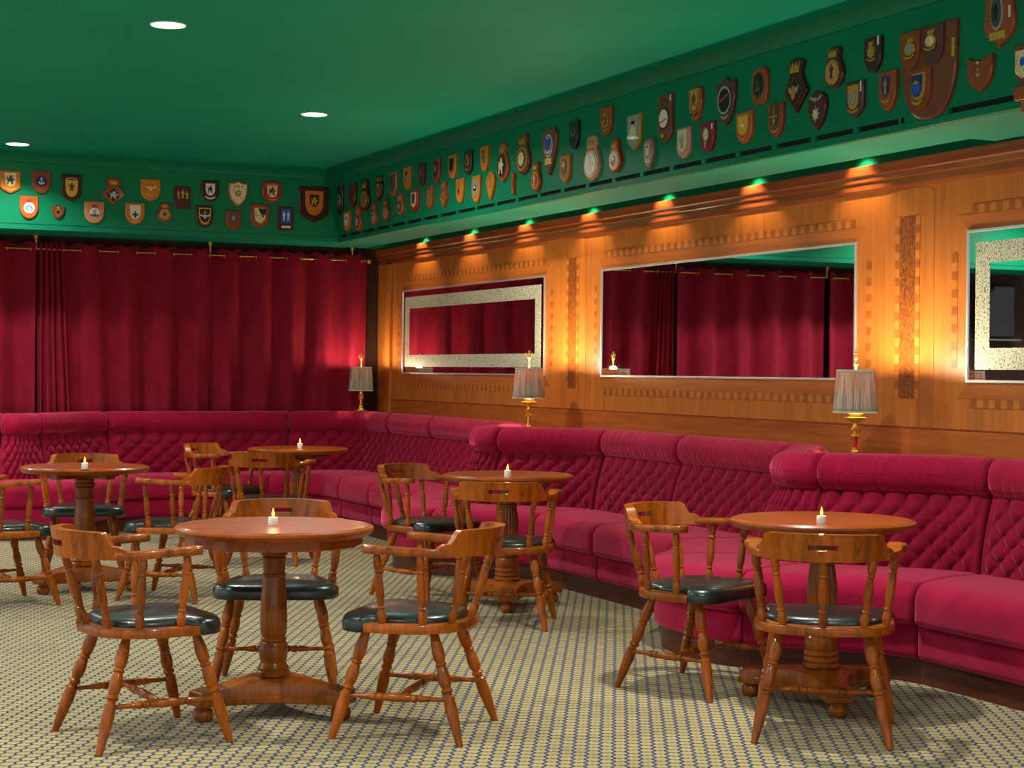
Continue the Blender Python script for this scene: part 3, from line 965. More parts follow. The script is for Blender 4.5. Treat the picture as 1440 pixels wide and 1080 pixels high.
    for i in range(nphi):
        mid_s = slot((xs[i] + xs[i+1])/2)
        for j in range(3):
            if j == 1 and mid_s: continue
            mb.f.append((F[i][j], F[i+1][j], F[i+1][j+1], F[i][j+1])); mb.f.append((K[i][j], K[i][j+1], K[i+1][j+1], K[i+1][j]))
        mb.f.append((F[i][0], K[i][0], K[i+1][0], F[i+1][0])); mb.f.append((F[i][3], F[i+1][3], K[i+1][3], K[i][3]))
        if mid_s:
            mb.f.append((F[i][1], K[i][1], K[i+1][1], F[i+1][1])); mb.f.append((F[i][2], F[i+1][2], K[i+1][2], K[i][2]))
            if not slot((xs[i-1] + xs[i])/2): mb.f.append((F[i][1], F[i][2], K[i][2], K[i][1]))
            if not slot((xs[i+1] + xs[min(i+2, nphi)])/2): mb.f.append((F[i+1][1], K[i+1][1], K[i+1][2], F[i+1][2]))
    for i in (0, nphi): mb.f.append((F[i][0], F[i][1], F[i][2], F[i][3], K[i][3], K[i][2], K[i][1], K[i][0]))
    mb.m = [0]*len(mb.f)
    mb.build('crest_rail', W, t, angle=45)
    for (bx, by, tx, ty) in ((.234, .058, .263, .072), (.226, -.095, .258, -.092), (.146, -.180, .178, -.240)):
        for sx in (-1, 1):
            MB().turn((sx*tx, ty, .684), (sx*bx, by, .428), SPN, 12).build('spindle', W, t)
    MB().turn((0, -.292, .684), (0, -.212, .428), SPN, 12).build('spindle', W, t)
    return t
# (x, y, heading in degrees from +x, label)
CHAIRS = [(1.410, 6.375, 8, 'pub chair nearest the camera at left, dark crest towards the camera'),
          (2.395, 6.110, 141, 'pub chair right of the nearest table, seen from behind its right side'),
          (2.169, 7.174, 250, 'pub chair facing the camera behind the nearest table'),
          (3.840, 6.480, -65, 'pub chair left of the right-hand table, turned side on'),
          (3.800, 5.470, 54, 'pub chair seen squarely from behind in front of the right-hand table'),
          (3.890, 9.740, -66, 'pub chair left of the middle table, against the pink banquette end'),
          (3.820, 8.470, 60, 'pub chair seen from behind in front of the middle table'),
          (2.435, 10.16, 143, 'pub chair right of the left-hand table, back towards the right'),
          (2.147, 11.45, 259, 'pub chair facing the camera behind the left-hand table'),
          (1.450, 10.23, 13, 'pub chair cut by the left edge of the photo'),
          (3.485, 12.92, -50, 'pub chair left of the farthest corner table'),
          (3.496, 11.76, 60, 'pub chair with its back to us in front of the farthest corner table')]
proto = None
for x, y, h, lab in CHAIRS:
    rz = math.radians(h - 90)
    if proto is None:
        proto = make_chair(lab); proto.location = (x, y, 0); proto.rotation_euler = (0, 0, rz)
    else:
        copy_thing(proto, (x, y, 0), rz, lab)

# ------------------------------------------------------------------ table lamps
def lamp(x, y, z, rz, figure, label, power=46):
    t = thing('table_lamp', label, 'lamp', (x, y, z), rz, 'brass table lamps with pleated shades')
    S0, S1 = 1.163 - z, 1.383 - z
    B = M['brass']
    MB().lathe([(0, .001), (0, .060), (.006, .062), (.010, .050), (.020, .030), (.032, .020), (.040, .024), (.048, .016), (.056, .018), (.060, .012)], 28).build('base', B, t)
    MB().lathe([(.060, .010), (.110, .012), (.112, .008)], 20).build('stem', M['redglass'] if not figure else B, t)
    MB().lathe([(.110, .008), (.114, .022), (.120, .026), (.126, .018), (.132, .012), (.142, .022), (.150, .026), (.158, .016), (.168, .012), (.188, .016), (.200, .034), (.206, .056), (.212, .058), (.218, .034), (.232, .040), (.240, .030), (.242, .004)], 28).build('candlestick', B, t)
    MB().turn((0, 0, .24), (0, 0, S1 + .02), [(0, .005), (1, .005)], 10).build('rod', B, t)
    # pleated square shade with soft corners
    def outline(hw, n=96, pleat=.0):
        out = []
        for i in range(n):
            a = 2*PI*(i + .5)/n
            c, s_ = math.cos(a), math.sin(a)
            m = max(abs(c), abs(s_))
            k = hw/m*(1 - .035*max(0, (1.414 - 1/m*1.0) if False else 0))
            kk = 1/(abs(c)**9 + abs(s_)**9)**(1/9)
            r = hw*kk + pleat*(1 if i % 2 else -1)
            out.append((r*c, r*s_))
        return out
    n = 160
    mb = MB(); uv = []
    rings = []
    for q in range(9):
        u = q/8
        hw = .112 + (.094 - .112)*u
        o = outline(hw, n, .0016)
        rings.append([(p[0], p[1], S0 + (S1 - S0)*u) for p in o])
        uv += [(i/n, u) for i in range(n)]
    mb.loft(rings, False, False); mb.uv = uv
    o = mb.build('lampshade', M['shade'], t, angle=80)
    sm = o.modifiers.new('Solidify', 'SOLIDIFY'); sm.thickness = .003
    mb = MB()
    for (hw, zz) in ((.1135, S0), (.0955, S1 - .010)):
        a = outline(hw + .0015, 96); b = outline(hw - .004, 96)
        mb.loft([[(p[0], p[1], zz) for p in a], [(p[0], p[1], zz + .010) for p in a], [(p[0], p[1], zz + .010) for p in b], [(p[0], p[1], zz) for p in b], [(p[0], p[1], zz) for p in a]], False, False)
    mb.build('shade_trim', M['shade_trim'], t, angle=50)
    zf = S1 + .02
    if figure:
        mb = MB().lathe([(zf, .006), (zf + .03, .005), (zf + .045, .008), (zf + .052, .014), (zf + .060, .006), (zf + .075, .010), (zf + .085, .004), (zf + .092, .008), (zf + .10, .008), (zf + .106, .001)], 16)
        for sx in (-1, 1):
            mb.turn((0, 0, zf + .055), (sx*.017, 0, zf + .068), [(0, .003), (1, .004)], 8).turn((sx*.017, 0, zf + .068), (sx*.022, 0, zf + .088), [(0, .004), (.6, .006), (1, .002)], 8)
        mb.build('finial', B, t)
    else:
        MB().lathe([(zf, .010), (zf + .004, .012), (zf + .010, .007), (zf + .030, .006), (zf + .034, .011), (zf + .039, .006), (zf + .047, .010), (zf + .055, .005), (zf + .062, .009), (zf + .070, .004), (zf + .076, .007), (zf + .083, .001)], 16).build('finial', B, t)
    MB().ball((0, 0, S1 - .045), .018).build('bulb', M['bulb'], t)
    d = bpy.data.lights.new('lamp_glow', 'POINT'); d.energy = power; d.color = (1.0, .83, .50); d.shadow_soft_size = .025
    ob = bpy.data.objects.new('lamp_glow', d); COL.objects.link(ob); ob.location = (x, y, z + S1 - .006)
ZL = .926
lamp(5.25, 7.30, ZL, math.radians(-34), False, 'brass table lamp with ball-stack finial behind the right-hand banquette end')
lamp(5.25, 11.235, ZL, math.radians(-28), True, 'brass table lamp with figure finial in front of the etched mirror')
lamp(5.305, 14.985, .975, math.radians(-20), True, 'brass table lamp in the corner glowing on the crimson curtain', 13)
PLAQUES = [
 ('B', 2.122, 2.872, 0.161, 0.185, 'gothic', 'amber', [('shield', 'cream', 0, 0.1, 0.58, 0.6), ('lion', 'brown', 0, 0.1, 0.4, 0.42), ('scroll', 'gold', 0, -0.3, 0.6, 0.14)], 'amber plaque with cream lion shield above gold scroll, leftmost of upper row over curtain'),
 ('B', 2.37, 2.883, 0.153, 0.186, 'heater', 'brick', [('disc', 'navy', 0, 0.05, 0.58, 0.48), ('anchor', 'white', 0, 0.06, 0.34, 0.34)], 'brick-brown shield plaque with round navy badge and white anchor over the curtain'),
 ('B', 2.616, 2.848, 0.163, 0.225, 'gothic', 'mahogany', [('band', 'gold', 0, 0.34, 0.6, 0.1), ('shield', 'yellow', 0, -0.02, 0.62, 0.62), ('figure', 'brown', 0, 0.04, 0.36, 0.3)], 'dark mahogany plaque with plain yellow shield under curved gold band'),
 ('B', 2.964, 2.839, 0.191, 0.229, 'diamond', 'redwood', [('diamondpanel', 'black', 0, -0.14, 0.62, 0.5), ('lion', 'silver', 0, -0.14, 0.34, 0.28), ('crown', 'gold', 0, 0.33, 0.32, 0.16)], 'diamond-shaped plaque with crown and black centre on the wall over the curtain'),
 ('B', 3.276, 2.867, 0.168, 0.183, 'heater', 'amber', [('scroll', 'gold', 0, -0.22, 0.5, 0.16), ('eagle', 'cream', 0, 0.06, 0.6, 0.26), ('band', 'gold', 0, 0.34, 0.6, 0.07)], 'golden amber shield plaque with pale spread wings over the curtain'),
 ('B', 2.273, 2.67, 0.149, 0.186, 'heater', 'orange', [('disc', 'white', 0, -0.02, 0.6, 0.5), ('rose', 'skyblue', 0, -0.04, 0.44, 0.36), ('lion', 'white', 0, -0.08, 0.2, 0.26), ('crown', 'red', 0, 0.3, 0.3, 0.16)], 'orange-brown shield plaque with white and sky-blue disc under red crown, lower row'),
 ('B', 2.508, 2.644, 0.107, 0.118, 'notched', 'brown', [('ring', 'gold', 0, -0.02, 0.44, 0.42), ('rose', 'black', 0, -0.02, 0.26, 0.26), ('crown', 'gold', 0, 0.3, 0.22, 0.16)], 'smallest brown shield plaque with thin gold ring, lower row over curtain'),
 ('B', 2.806, 2.655, 0.163, 0.184, 'heater', 'salmon', [('disc', 'white', 0, -0.02, 0.52, 0.44), ('wave', 'blue', 0, -0.12, 0.46, 0.18), ('lion', 'gold', 0, 0.02, 0.22, 0.22), ('crown', 'red', 0, 0.29, 0.3, 0.14), ('scroll', 'gold', 0, -0.33, 0.34, 0.1)], 'pale salmon shield plaque with red crown above blue and white disc'),
 ('B', 3.147, 2.661, 0.162, 0.18, 'heater', 'amber', [('shield', 'white', 0, 0.05, 0.56, 0.68), ('plate', 'red', 0, 0.27, 0.52, 0.18), ('cross', 'black', 0, -0.06, 0.3, 0.3), ('scroll', 'gold', 0, -0.36, 0.36, 0.1)], 'amber shield plaque with dark cross on white beneath a red bar'),
 ('B', 3.398, 2.683, 0.131, 0.162, 'pear', 'redwood', [('disc', 'tan', 0, -0.12, 0.66, 0.56), ('bird', 'brown', 0, -0.12, 0.3, 0.34), ('crown', 'gold', 0, 0.32, 0.36, 0.16)], 'small round-bodied crown-topped plaque with plain tan disc, lower row over curtain'),
 ('B', 3.551, 2.814, 0.146, 0.194, 'square', 'maroon', [('figure', 'gold', -0.25, 0.12, 0.2, 0.34), ('figure', 'gold', 0, 0.16, 0.22, 0.38), ('figure', 'gold', 0.25, 0.12, 0.2, 0.34)], 'maroon square plaque with three gold figures over the curtain'),
 ('B', 3.791, 2.881, 0.159, 0.185, 'heater', 'mahogany', [('shield', 'white', 0, 0.08, 0.52, 0.56), ('lion', 'black', 0, 0.1, 0.28, 0.34), ('scroll', 'white', 0, -0.3, 0.56, 0.16)], 'dark shield plaque with black beast on white shield over white scroll'),
 ('B', 4.037, 2.875, 0.177, 0.228, 'ogee', 'tan', [('ogeepanel', 'cream', 0, 0.0, 0.84, 0.86), ('rose', 'red', 0, 0.0, 0.32, 0.26), ('disc', 'yellow', 0, 0, 0.16, 0.14), ('dots', 'brown', 0, 0.26, 0.5, 0.08), ('scroll', 'grey', 0, -0.25, 0.44, 0.1)], 'cream-faced plaque with red and yellow rosette over the curtain'),
 ('B', 4.341, 2.901, 0.164, 0.183, 'gothic', 'redlac', [('band', 'gold', 0, 0.36, 0.72, 0.08), ('shield', 'cream', 0, 0.03, 0.56, 0.56), ('lion', 'brown', 0, 0.05, 0.4, 0.4), ('scroll', 'gold', 0, -0.34, 0.52, 0.12)], 'glossy red plaque with cream crest shield and gold scroll over the curtain'),
 ('B', 3.745, 2.661, 0.149, 0.189, 'heater', 'mahogany', [('shieldline', 'gold', 0, 0.04, 0.7, 0.72), ('figure', 'lilac', 0, 0.14, 0.2, 0.3), ('eagle', 'white', 0, 0, 0.6, 0.22), ('scroll', 'gold', 0, -0.3, 0.5, 0.14)], 'dark shield plaque with white wings inside gold shield outline, lower row over curtain'),
 ('B', 3.999, 2.641, 0.132, 0.169, 'heater', 'brick', [('shield', 'slate', 0, 0.1, 0.52, 0.5), ('lion', 'grey', 0, 0.1, 0.3, 0.3)], 'plain brown shield plaque with small slate-grey shield, lower row over curtain'),
 ('B', 4.235, 2.689, 0.168, 0.202, 'heater', 'redwood', [('shield', 'cream', 0, 0.02, 0.6, 0.66), ('diagpanel', 'black', 0.1, 0.12, 0.44, 0.4), ('bend', 'gold', 0, 0.02, 0.6, 0.1)], 'red-brown shield plaque split diagonally into cream and black halves'),
 ('B', 4.469, 2.678, 0.139, 0.204, 'rect', 'maroon', [('plate', 'blue', 0, 0.1, 0.66, 0.62), ('figure', 'white', -0.14, 0.1, 0.2, 0.4), ('figure', 'white', 0.14, 0.1, 0.2, 0.4), ('plate', 'white', 0, -0.37, 0.6, 0.1)], 'rectangular maroon plaque with bright blue panel and two white figures'),
 ('B', 4.726, 2.811, 0.276, 0.317, 'gothic', 'mahogany', [('shield', 'orange', 0, 0.04, 0.6, 0.68), ('shield', 'black', 0, 0.1, 0.3, 0.34), ('lion', 'gold', 0, 0.1, 0.22, 0.24), ('scroll', 'gold', 0, -0.08, 0.26, 0.08)], 'large dark plaque carrying an orange shield, hung in the corner over the curtain'),
 ('R', 14.592, 2.857, 0.165, 0.262, 'gothic', 'mahogany', [('disc', 'silver', -0.05, 0, 0.4, 0.4), ('lion', 'black', -0.05, 0, 0.26, 0.28)], 'tall dark plaque with dim silver oval, nearest the corner on the long bulkhead'),
 ('R', 14.253, 2.868, 0.169, 0.214, 'heater', 'maroon', [('shieldline', 'red', 0, 0, 0.6, 0.6)], 'plain dark maroon shield plaque, second along the top from the corner'),
 ('R', 13.928, 2.844, 0.23, 0.277, 'pear', 'mahogany', [('disc', 'gold', -0.05, -0.12, 0.66, 0.5), ('rose', 'green', -0.05, -0.12, 0.44, 0.34), ('crown', 'gold', -0.05, 0.3, 0.36, 0.18)], 'dark crowned naval plaque with gold and green disc near the corner'),
 ('R', 13.582, 2.872, 0.179, 0.218, 'pentagon', 'mahogany', [('pentpanel', 'gold', -0.05, -0.08, 0.5, 0.5), ('lion', 'brown', -0.05, -0.08, 0.3, 0.3), ('crown', 'gold', -0.05, 0.33, 0.3, 0.14)], 'dark five-sided naval plaque with gold centre, upper row near corner'),
 ('R', 13.247, 2.873, 0.156, 0.202, 'gothic', 'tan', [('gothicpanel', 'slate', 0, 0.04, 0.72, 0.74)], 'tan-edged plaque with blank slate-dark panel, upper row of long bulkhead'),
 ('R', 12.93, 2.889, 0.149, 0.183, 'heater', 'amber', [('disc', 'silver', 0, -0.02, 0.4, 0.28), ('crown', 'brown', 0, 0.22, 0.3, 0.16), ('anchor', 'black', 0, -0.02, 0.2, 0.22)], 'amber shield plaque with silver disc and brown crown, upper row'),
 ('R', 12.612, 2.89, 0.123, 0.179, 'heater', 'maroon', [('disc', 'redwood', 0, 0.1, 0.4, 0.3)], 'blank-looking dark maroon shield plaque between two amber ones, upper row'),
 ('R', 12.303, 2.887, 0.135, 0.183, 'heater', 'brick', [('shield', 'mahogany', -0.06, 0.06, 0.62, 0.66), ('lion', 'silver', -0.06, 0.1, 0.3, 0.3)], 'red-brown shield plaque with dark mahogany inner shield, upper row'),
 ('R', 11.983, 2.884, 0.142, 0.181, 'heater', 'amber', [('shieldline', 'gold', -0.04, 0.04, 0.74, 0.76), ('shield', 'black', -0.04, 0.08, 0.5, 0.54)], 'bright amber shield plaque with black inner shield, upper row'),
 ('R', 14.392, 2.658, 0.146, 0.177, 'heater', 'amber', [('shield', 'white', 0, 0.06, 0.56, 0.6), ('rose', 'red', 0, 0.14, 0.3, 0.24)], 'amber shield plaque with red spot on white, first in lower row from corner'),
 ('R', 14.097, 2.656, 0.147, 0.211, 'pear', 'orange', [('disc', 'navy', -0.05, -0.12, 0.6, 0.5), ('lion', 'cream', -0.05, -0.12, 0.3, 0.34), ('crown', 'gold', -0.05, 0.3, 0.34, 0.16)], 'orange naval plaque with navy disc, second in lower row from corner'),
 ('R', 13.695, 2.666, 0.14, 0.191, 'pear', 'redwood', [('disc', 'silver', -0.05, -0.12, 0.6, 0.5), ('figure', 'red', -0.05, -0.12, 0.2, 0.34), ('crown', 'gold', -0.05, 0.3, 0.34, 0.16)], 'red-brown naval plaque with silver disc, third in lower row from corner'),
 ('R', 13.409, 2.675, 0.16, 0.188, 'pear', 'brown', [('disc', 'gold', -0.05, -0.14, 0.66, 0.52), ('lion', 'orange', -0.05, -0.14, 0.3, 0.3), ('crown', 'gold', -0.05, 0.3, 0.36, 0.16)], 'brown naval plaque with full gold disc, fourth in lower row from corner'),
 ('R', 13.082, 2.697, 0.147, 0.171, 'pear', 'orange', [('disc', 'slate', -0.05, -0.12, 0.6, 0.5), ('bird', 'silver', -0.05, -0.12, 0.36, 0.28), ('crown', 'gold', -0.05, 0.3, 0.34, 0.16)], 'orange-red naval plaque with slate disc, fifth in lower row from corner'),
 ('R', 12.761, 2.693, 0.159, 0.177, 'gothic', 'redlac', [('shield', 'cream', -0.06, 0.06, 0.66, 0.66), ('shield', 'plum', -0.06, 0.1, 0.42, 0.46)], 'red plaque with plum shield on cream, sixth in lower row from corner'),
 ('R', 12.44, 2.695, 0.118, 0.179, 'gothic', 'redwood', [('rose', 'gold', 0, 0.05, 0.5, 0.3), ('crown', 'gold', 0, 0.27, 0.3, 0.12), ('scroll', 'gold', 0, -0.18, 0.4, 0.1)], 'red-orange plaque with small gold wreath, seventh in lower row from corner'),
 ('R', 12.147, 2.692, 0.146, 0.205, 'diamond', 'redwood', [('diamondpanel', 'gold', -0.05, -0.14, 0.6, 0.5), ('rose', 'red', -0.05, -0.12, 0.3, 0.2), ('crown', 'gold', -0.05, 0.34, 0.38, 0.18)], 'small diamond naval plaque with gold centre on the long bulkhead'),
 ('R', 11.834, 2.691, 0.136, 0.181, 'heater', 'amber', [('disc', 'gold', -0.04, -0.02, 0.34, 0.3), ('crown', 'gold', -0.04, 0.2, 0.22, 0.12), ('lion', 'black', -0.04, -0.02, 0.2, 0.2)], 'yellow-amber shield plaque with small gilt badge, lower row left of the white-shield one'),
 ('R', 11.681, 2.881, 0.128, 0.178, 'gothic', 'mahogany', [('disc', 'gold', -0.08, 0.06, 0.5, 0.34), ('crown', 'gold', -0.08, 0.3, 0.36, 0.14), ('lion', 'mahogany', -0.08, 0.06, 0.28, 0.22), ('scroll', 'gold', -0.08, -0.26, 0.5, 0.12)], 'dark mahogany plaque with gilt crown, badge and scroll, upper row'),
 ('R', 11.384, 2.881, 0.129, 0.184, 'heater', 'amber', [('disc', 'slate', -0.04, 0.0, 0.36, 0.34), ('anchor', 'silver', -0.04, 0, 0.22, 0.24), ('crown', 'brown', -0.04, 0.26, 0.24, 0.12)], 'amber shield plaque with slate anchor badge, upper row beside dragon plaque'),
 ('R', 11.06, 2.825, 0.192, 0.287, 'pearpoint', 'orange', [('disc', 'brown', -0.06, -0.1, 0.84, 0.6), ('disc', 'black', -0.06, -0.1, 0.66, 0.48), ('lion', 'cream', -0.06, -0.1, 0.46, 0.4), ('crown', 'gold', -0.06, 0.32, 0.42, 0.17)], 'orange naval plaque with gold dragon on dark disc under crown'),
 ('R', 10.722, 2.841, 0.219, 0.276, 'pear', 'brown', [('disc', 'gold', -0.08, -0.12, 0.76, 0.6), ('disc', 'brown', -0.08, -0.12, 0.62, 0.48), ('rose', 'cream', -0.08, -0.12, 0.5, 0.4), ('crown', 'gold', -0.08, 0.33, 0.44, 0.18)], 'large brown naval plaque with rope-edged gold disc, upper row'),
 ('R', 10.306, 2.81, 0.233, 0.309, 'tallshield', 'walnut', [('disc', 'white', -0.08, 0.13, 0.56, 0.48), ('ring', 'blue', -0.08, 0.13, 0.5, 0.42), ('shield', 'blue', -0.08, 0.14, 0.34, 0.26), ('figure', 'red', -0.08, 0.12, 0.18, 0.2), ('plate', 'brass', -0.06, -0.2, 0.42, 0.14)], 'tall walnut shield plaque with white disc and brass plate'),
 ('R', 9.945, 2.879, 0.127, 0.184, 'heater', 'black', [('ring', 'gold', -0.1, 0.1, 0.44, 0.3), ('disc', 'mahogany', -0.1, 0.1, 0.24, 0.18)], 'nearly black shield plaque with thin gold ring'),
 ('R', 11.528, 2.675, 0.145, 0.198, 'heater', 'amber', [('shield', 'silver', -0.04, 0.04, 0.6, 0.66), ('disc', 'black', -0.04, 0.04, 0.34, 0.22), ('bird', 'white', -0.04, 0.06, 0.24, 0.16)], 'amber shield plaque with silver-white shield and dark bird, lower row'),
 ('R', 11.268, 2.677, 0.146, 0.208, 'vesica', 'amber', [('rose', 'gold', -0.04, 0.1, 0.5, 0.36), ('crown', 'gold', -0.04, 0.32, 0.26, 0.1)], 'pointed oval amber plaque with gold wreath'),
 ('R', 10.879, 2.656, 0.026, 0.144, 'rect', 'orange', [('figure', 'brown', 0, 0, 0.4, 0.4)], 'narrow upright orange slat plaque, slimmest on the bulkhead'),
 ('R', 10.513, 2.666, 0.144, 0.201, 'pear', 'redwood', [('disc', 'gold', -0.06, -0.12, 0.76, 0.58), ('disc', 'red', -0.06, -0.12, 0.6, 0.46), ('figure', 'cream', -0.06, -0.12, 0.2, 0.38), ('crown', 'gold', -0.06, 0.32, 0.42, 0.17)], 'red-brown naval plaque with scarlet disc below the tall walnut shield'),
 ('R', 10.073, 2.673, 0.138, 0.182, 'gothic', 'amber', [('disc', 'slate', -0.06, 0.1, 0.6, 0.5), ('bird', 'gold', -0.06, 0.12, 0.4, 0.3), ('scroll', 'red', -0.06, -0.16, 0.5, 0.1), ('plate', 'green', -0.06, -0.26, 0.3, 0.07)], 'amber pointed plaque with grey badge and red ribbon'),
 ('R', 9.687, 2.702, 0.214, 0.285, 'pear', 'pink', [('disc', 'gold', -0.06, -0.13, 0.84, 0.62), ('disc', 'silver', -0.06, -0.13, 0.66, 0.5), ('bird', 'white', -0.06, -0.13, 0.4, 0.4), ('crown', 'gold', -0.06, 0.32, 0.5, 0.18), ('plate', 'red', -0.06, 0.19, 0.4, 0.05)], 'big pinkish naval plaque with silver disc in gold rope edge'),
 ('R', 9.5, 2.911, 0.155, 0.181, 'heater', 'brick', [('disc', 'gold', -0.08, -0.02, 0.5, 0.4), ('disc', 'brown', -0.08, -0.02, 0.36, 0.3), ('lion', 'gold', -0.08, -0.02, 0.24, 0.22), ('crown', 'gold', -0.08, 0.24, 0.3, 0.12), ('scroll', 'gold', -0.08, -0.3, 0.3, 0.1)], 'brick-brown shield plaque with gold-ringed badge, high above pink naval plaque'),
 ('R', 9.377, 2.684, 0.157, 0.206, 'pear', 'redlac', [('disc', 'gold', -0.06, -0.13, 0.8, 0.62), ('disc', 'white', -0.06, -0.13, 0.62, 0.48), ('rose', 'red', -0.06, -0.16, 0.46, 0.34), ('bird', 'white', -0.06, -0.1, 0.34, 0.26), ('crown', 'gold', -0.06, 0.31, 0.46, 0.18)], 'glossy red naval plaque with white disc right of pink naval plaque'),
 ('R', 9.134, 2.798, 0.156, 0.215, 'gothic', 'mustard', [('gothicpanel', 'steel', -0.03, 0, 0.9, 0.92), ('rose', 'cream', -0.06, -0.02, 0.62, 0.46), ('crown', 'gold', -0.06, 0.28, 0.3, 0.12)], 'mustard-edged plaque with silver face and pale crest'),
 ('R', 8.95, 2.651, 0.129, 0.185, 'rounded', 'taupe', [('shieldline', 'silver', -0.08, 0.06, 0.6, 0.6), ('shield', 'cream', -0.08, 0.1, 0.36, 0.38), ('bird', 'red', -0.08, 0.2, 0.2, 0.12), ('scroll', 'cream', -0.08, -0.26, 0.5, 0.12)], 'taupe rounded plaque with pale shield and cream scroll'),
 ('R', 8.759, 2.831, 0.166, 0.28, 'tongue', 'walnut', [('disc', 'mahogany', -0.1, 0.0, 0.78, 0.48), ('disc', 'white', -0.1, 0.0, 0.6, 0.38), ('bend', 'red', -0.1, -0.05, 0.52, 0.08), ('crown', 'brown', -0.1, 0.34, 0.5, 0.14), ('disc', 'tan', -0.1, -0.36, 0.24, 0.08), ('tag', 'white', 0.42, 0.4, 0.08, 0.13)], 'tall walnut plaque with white disc crossed by red stripe'),
 ('R', 8.415, 2.867, 0.141, 0.2, 'rounded', 'redwood', [('shieldline', 'gold', -0.08, 0.02, 0.76, 0.8), ('shield', 'tan', -0.08, 0.1, 0.5, 0.56), ('lion', 'brown', -0.08, 0.12, 0.34, 0.36), ('scroll', 'gold', -0.08, -0.3, 0.5, 0.14)], 'rounded red-brown plaque with tan shield and gilt scroll'),
 ('R', 8.545, 2.663, 0.147, 0.18, 'gothic', 'pink', [('gothicpanel', 'cream', -0.1, 0.06, 0.64, 0.7), ('figure', 'silver', -0.12, 0.06, 0.4, 0.46), ('band', 'cream', -0.06, 0.38, 0.7, 0.1)], 'pinkish pointed plaque with cream front panel below tall walnut plaque'),
 ('R', 8.284, 2.667, 0.146, 0.166, 'heater', 'crimson', [('disc', 'cream', -0.08, 0.08, 0.36, 0.36), ('ring', 'silver', -0.08, 0.08, 0.44, 0.44), ('figure', 'pink', -0.08, -0.24, 0.2, 0.26), ('tag', 'white', 0.4, 0.32, 0.09, 0.2)], 'crimson shield plaque with silver emblem and white tag'),
 ('R', 8.092, 2.839, 0.191, 0.265, 'ogee', 'plumwood', [('disc', 'black', -0.06, 0.02, 0.76, 0.6), ('ring', 'silver', -0.06, 0.02, 0.74, 0.58), ('bend', 'red', -0.06, 0.06, 0.5, 0.16), ('scroll', 'silver', -0.06, -0.32, 0.4, 0.1)], 'dark plum shaped shield with black wreath and red slash'),
 ('R', 7.752, 2.874, 0.149, 0.196, 'bullet', 'redwood', [('disc', 'brown', -0.1, 0.0, 0.72, 0.74), ('disc', 'black', -0.12, 0.04, 0.56, 0.58), ('anchor', 'green', -0.12, 0.0, 0.3, 0.34), ('crown', 'gold', -0.12, 0.28, 0.32, 0.14), ('scroll', 'gold', -0.1, -0.3, 0.6, 0.16)], 'rounded red-brown plaque with green anchor on black oval'),
 ('R', 7.414, 2.827, 0.213, 0.277, 'diamond', 'mahogany', [('diamondpanel', 'brown', -0.08, -0.14, 0.76, 0.62), ('diamondpanel', 'black', -0.08, -0.14, 0.6, 0.48), ('eagle', 'silver', -0.08, -0.14, 0.42, 0.26), ('rose', 'orange', -0.08, -0.14, 0.22, 0.3), ('crown', 'gold', -0.06, 0.33, 0.42, 0.2)], 'large dark diamond naval plaque with orange bird under crown'),
 ('R', 7.085, 2.867, 0.16, 0.203, 'pear', 'maroon', [('disc', 'gold', -0.1, -0.12, 0.72, 0.62), ('disc', 'tan', -0.1, -0.12, 0.58, 0.5), ('figure', 'plum', -0.1, -0.1, 0.26, 0.36), ('crown', 'gold', -0.1, 0.34, 0.46, 0.2)], 'maroon naval plaque with bright gold disc and crown'),
 ('R', 6.77, 2.878, 0.132, 0.169, 'heater', 'mahogany', [('rose', 'gold', -0.12, 0.08, 0.5, 0.4), ('crown', 'gold', -0.12, 0.32, 0.3, 0.12), ('scroll', 'gold', -0.12, -0.14, 0.5, 0.1), ('tag', 'white', 0.38, 0.36, 0.1, 0.26)], 'dark shield plaque with gold crest and white tag, above the big triple-shield board'),
 ('R', 7.903, 2.673, 0.161, 0.169, 'heater', 'orange', [('band', 'gold', -0.06, 0.38, 0.76, 0.1), ('shield', 'yellow', -0.06, 0.06, 0.62, 0.6), ('bird', 'white', -0.1, 0.06, 0.3, 0.16), ('scroll', 'gold', -0.06, -0.34, 0.46, 0.12)], 'orange shield plaque with yellow shield and white bird'),
 ('R', 7.6, 2.674, 0.14, 0.175, 'heater', 'brick', [('shield', 'brown', -0.08, 0.1, 0.6, 0.64), ('sword', 'silver', -0.08, 0.1, 0.16, 0.56), ('eagle', 'gold', -0.08, 0.08, 0.5, 0.16), ('scroll', 'gold', -0.08, -0.32, 0.5, 0.14)], 'brown shield plaque with gilt wings crossing silver bars'),
 ('R', 7.225, 2.675, 0.159, 0.195, 'ovalpoint', 'maroon', [('star', 'silver', -0.08, -0.1, 0.5, 0.44), ('disc', 'cream', -0.1, -0.1, 0.22, 0.2), ('scroll', 'silver', -0.06, 0.3, 0.6, 0.16), ('bird', 'grey', -0.06, 0.26, 0.22, 0.16)], 'pointed oval maroon plaque with silver star badge'),
 ('R', 6.909, 2.685, 0.137, 0.175, 'gothic', 'plumwood', [('shield', 'mustard', -0.12, 0.06, 0.64, 0.68), ('rose', 'steel', -0.14, 0.04, 0.42, 0.5), ('scroll', 'gold', -0.1, -0.32, 0.6, 0.14), ('tag', 'white', 0.4, 0.32, 0.09, 0.28)], 'plum-brown pointed plaque with mustard shield and white tag'),
 ('R', 6.653, 2.691, 0.131, 0.188, 'heater', 'redwood', [('shield', 'navy', -0.1, 0.1, 0.44, 0.52), ('figure', 'gold', -0.1, 0.1, 0.22, 0.42), ('scroll', 'gold', -0.1, -0.26, 0.5, 0.14)], 'brown shield plaque with navy shield left of the big triple-shield board'),
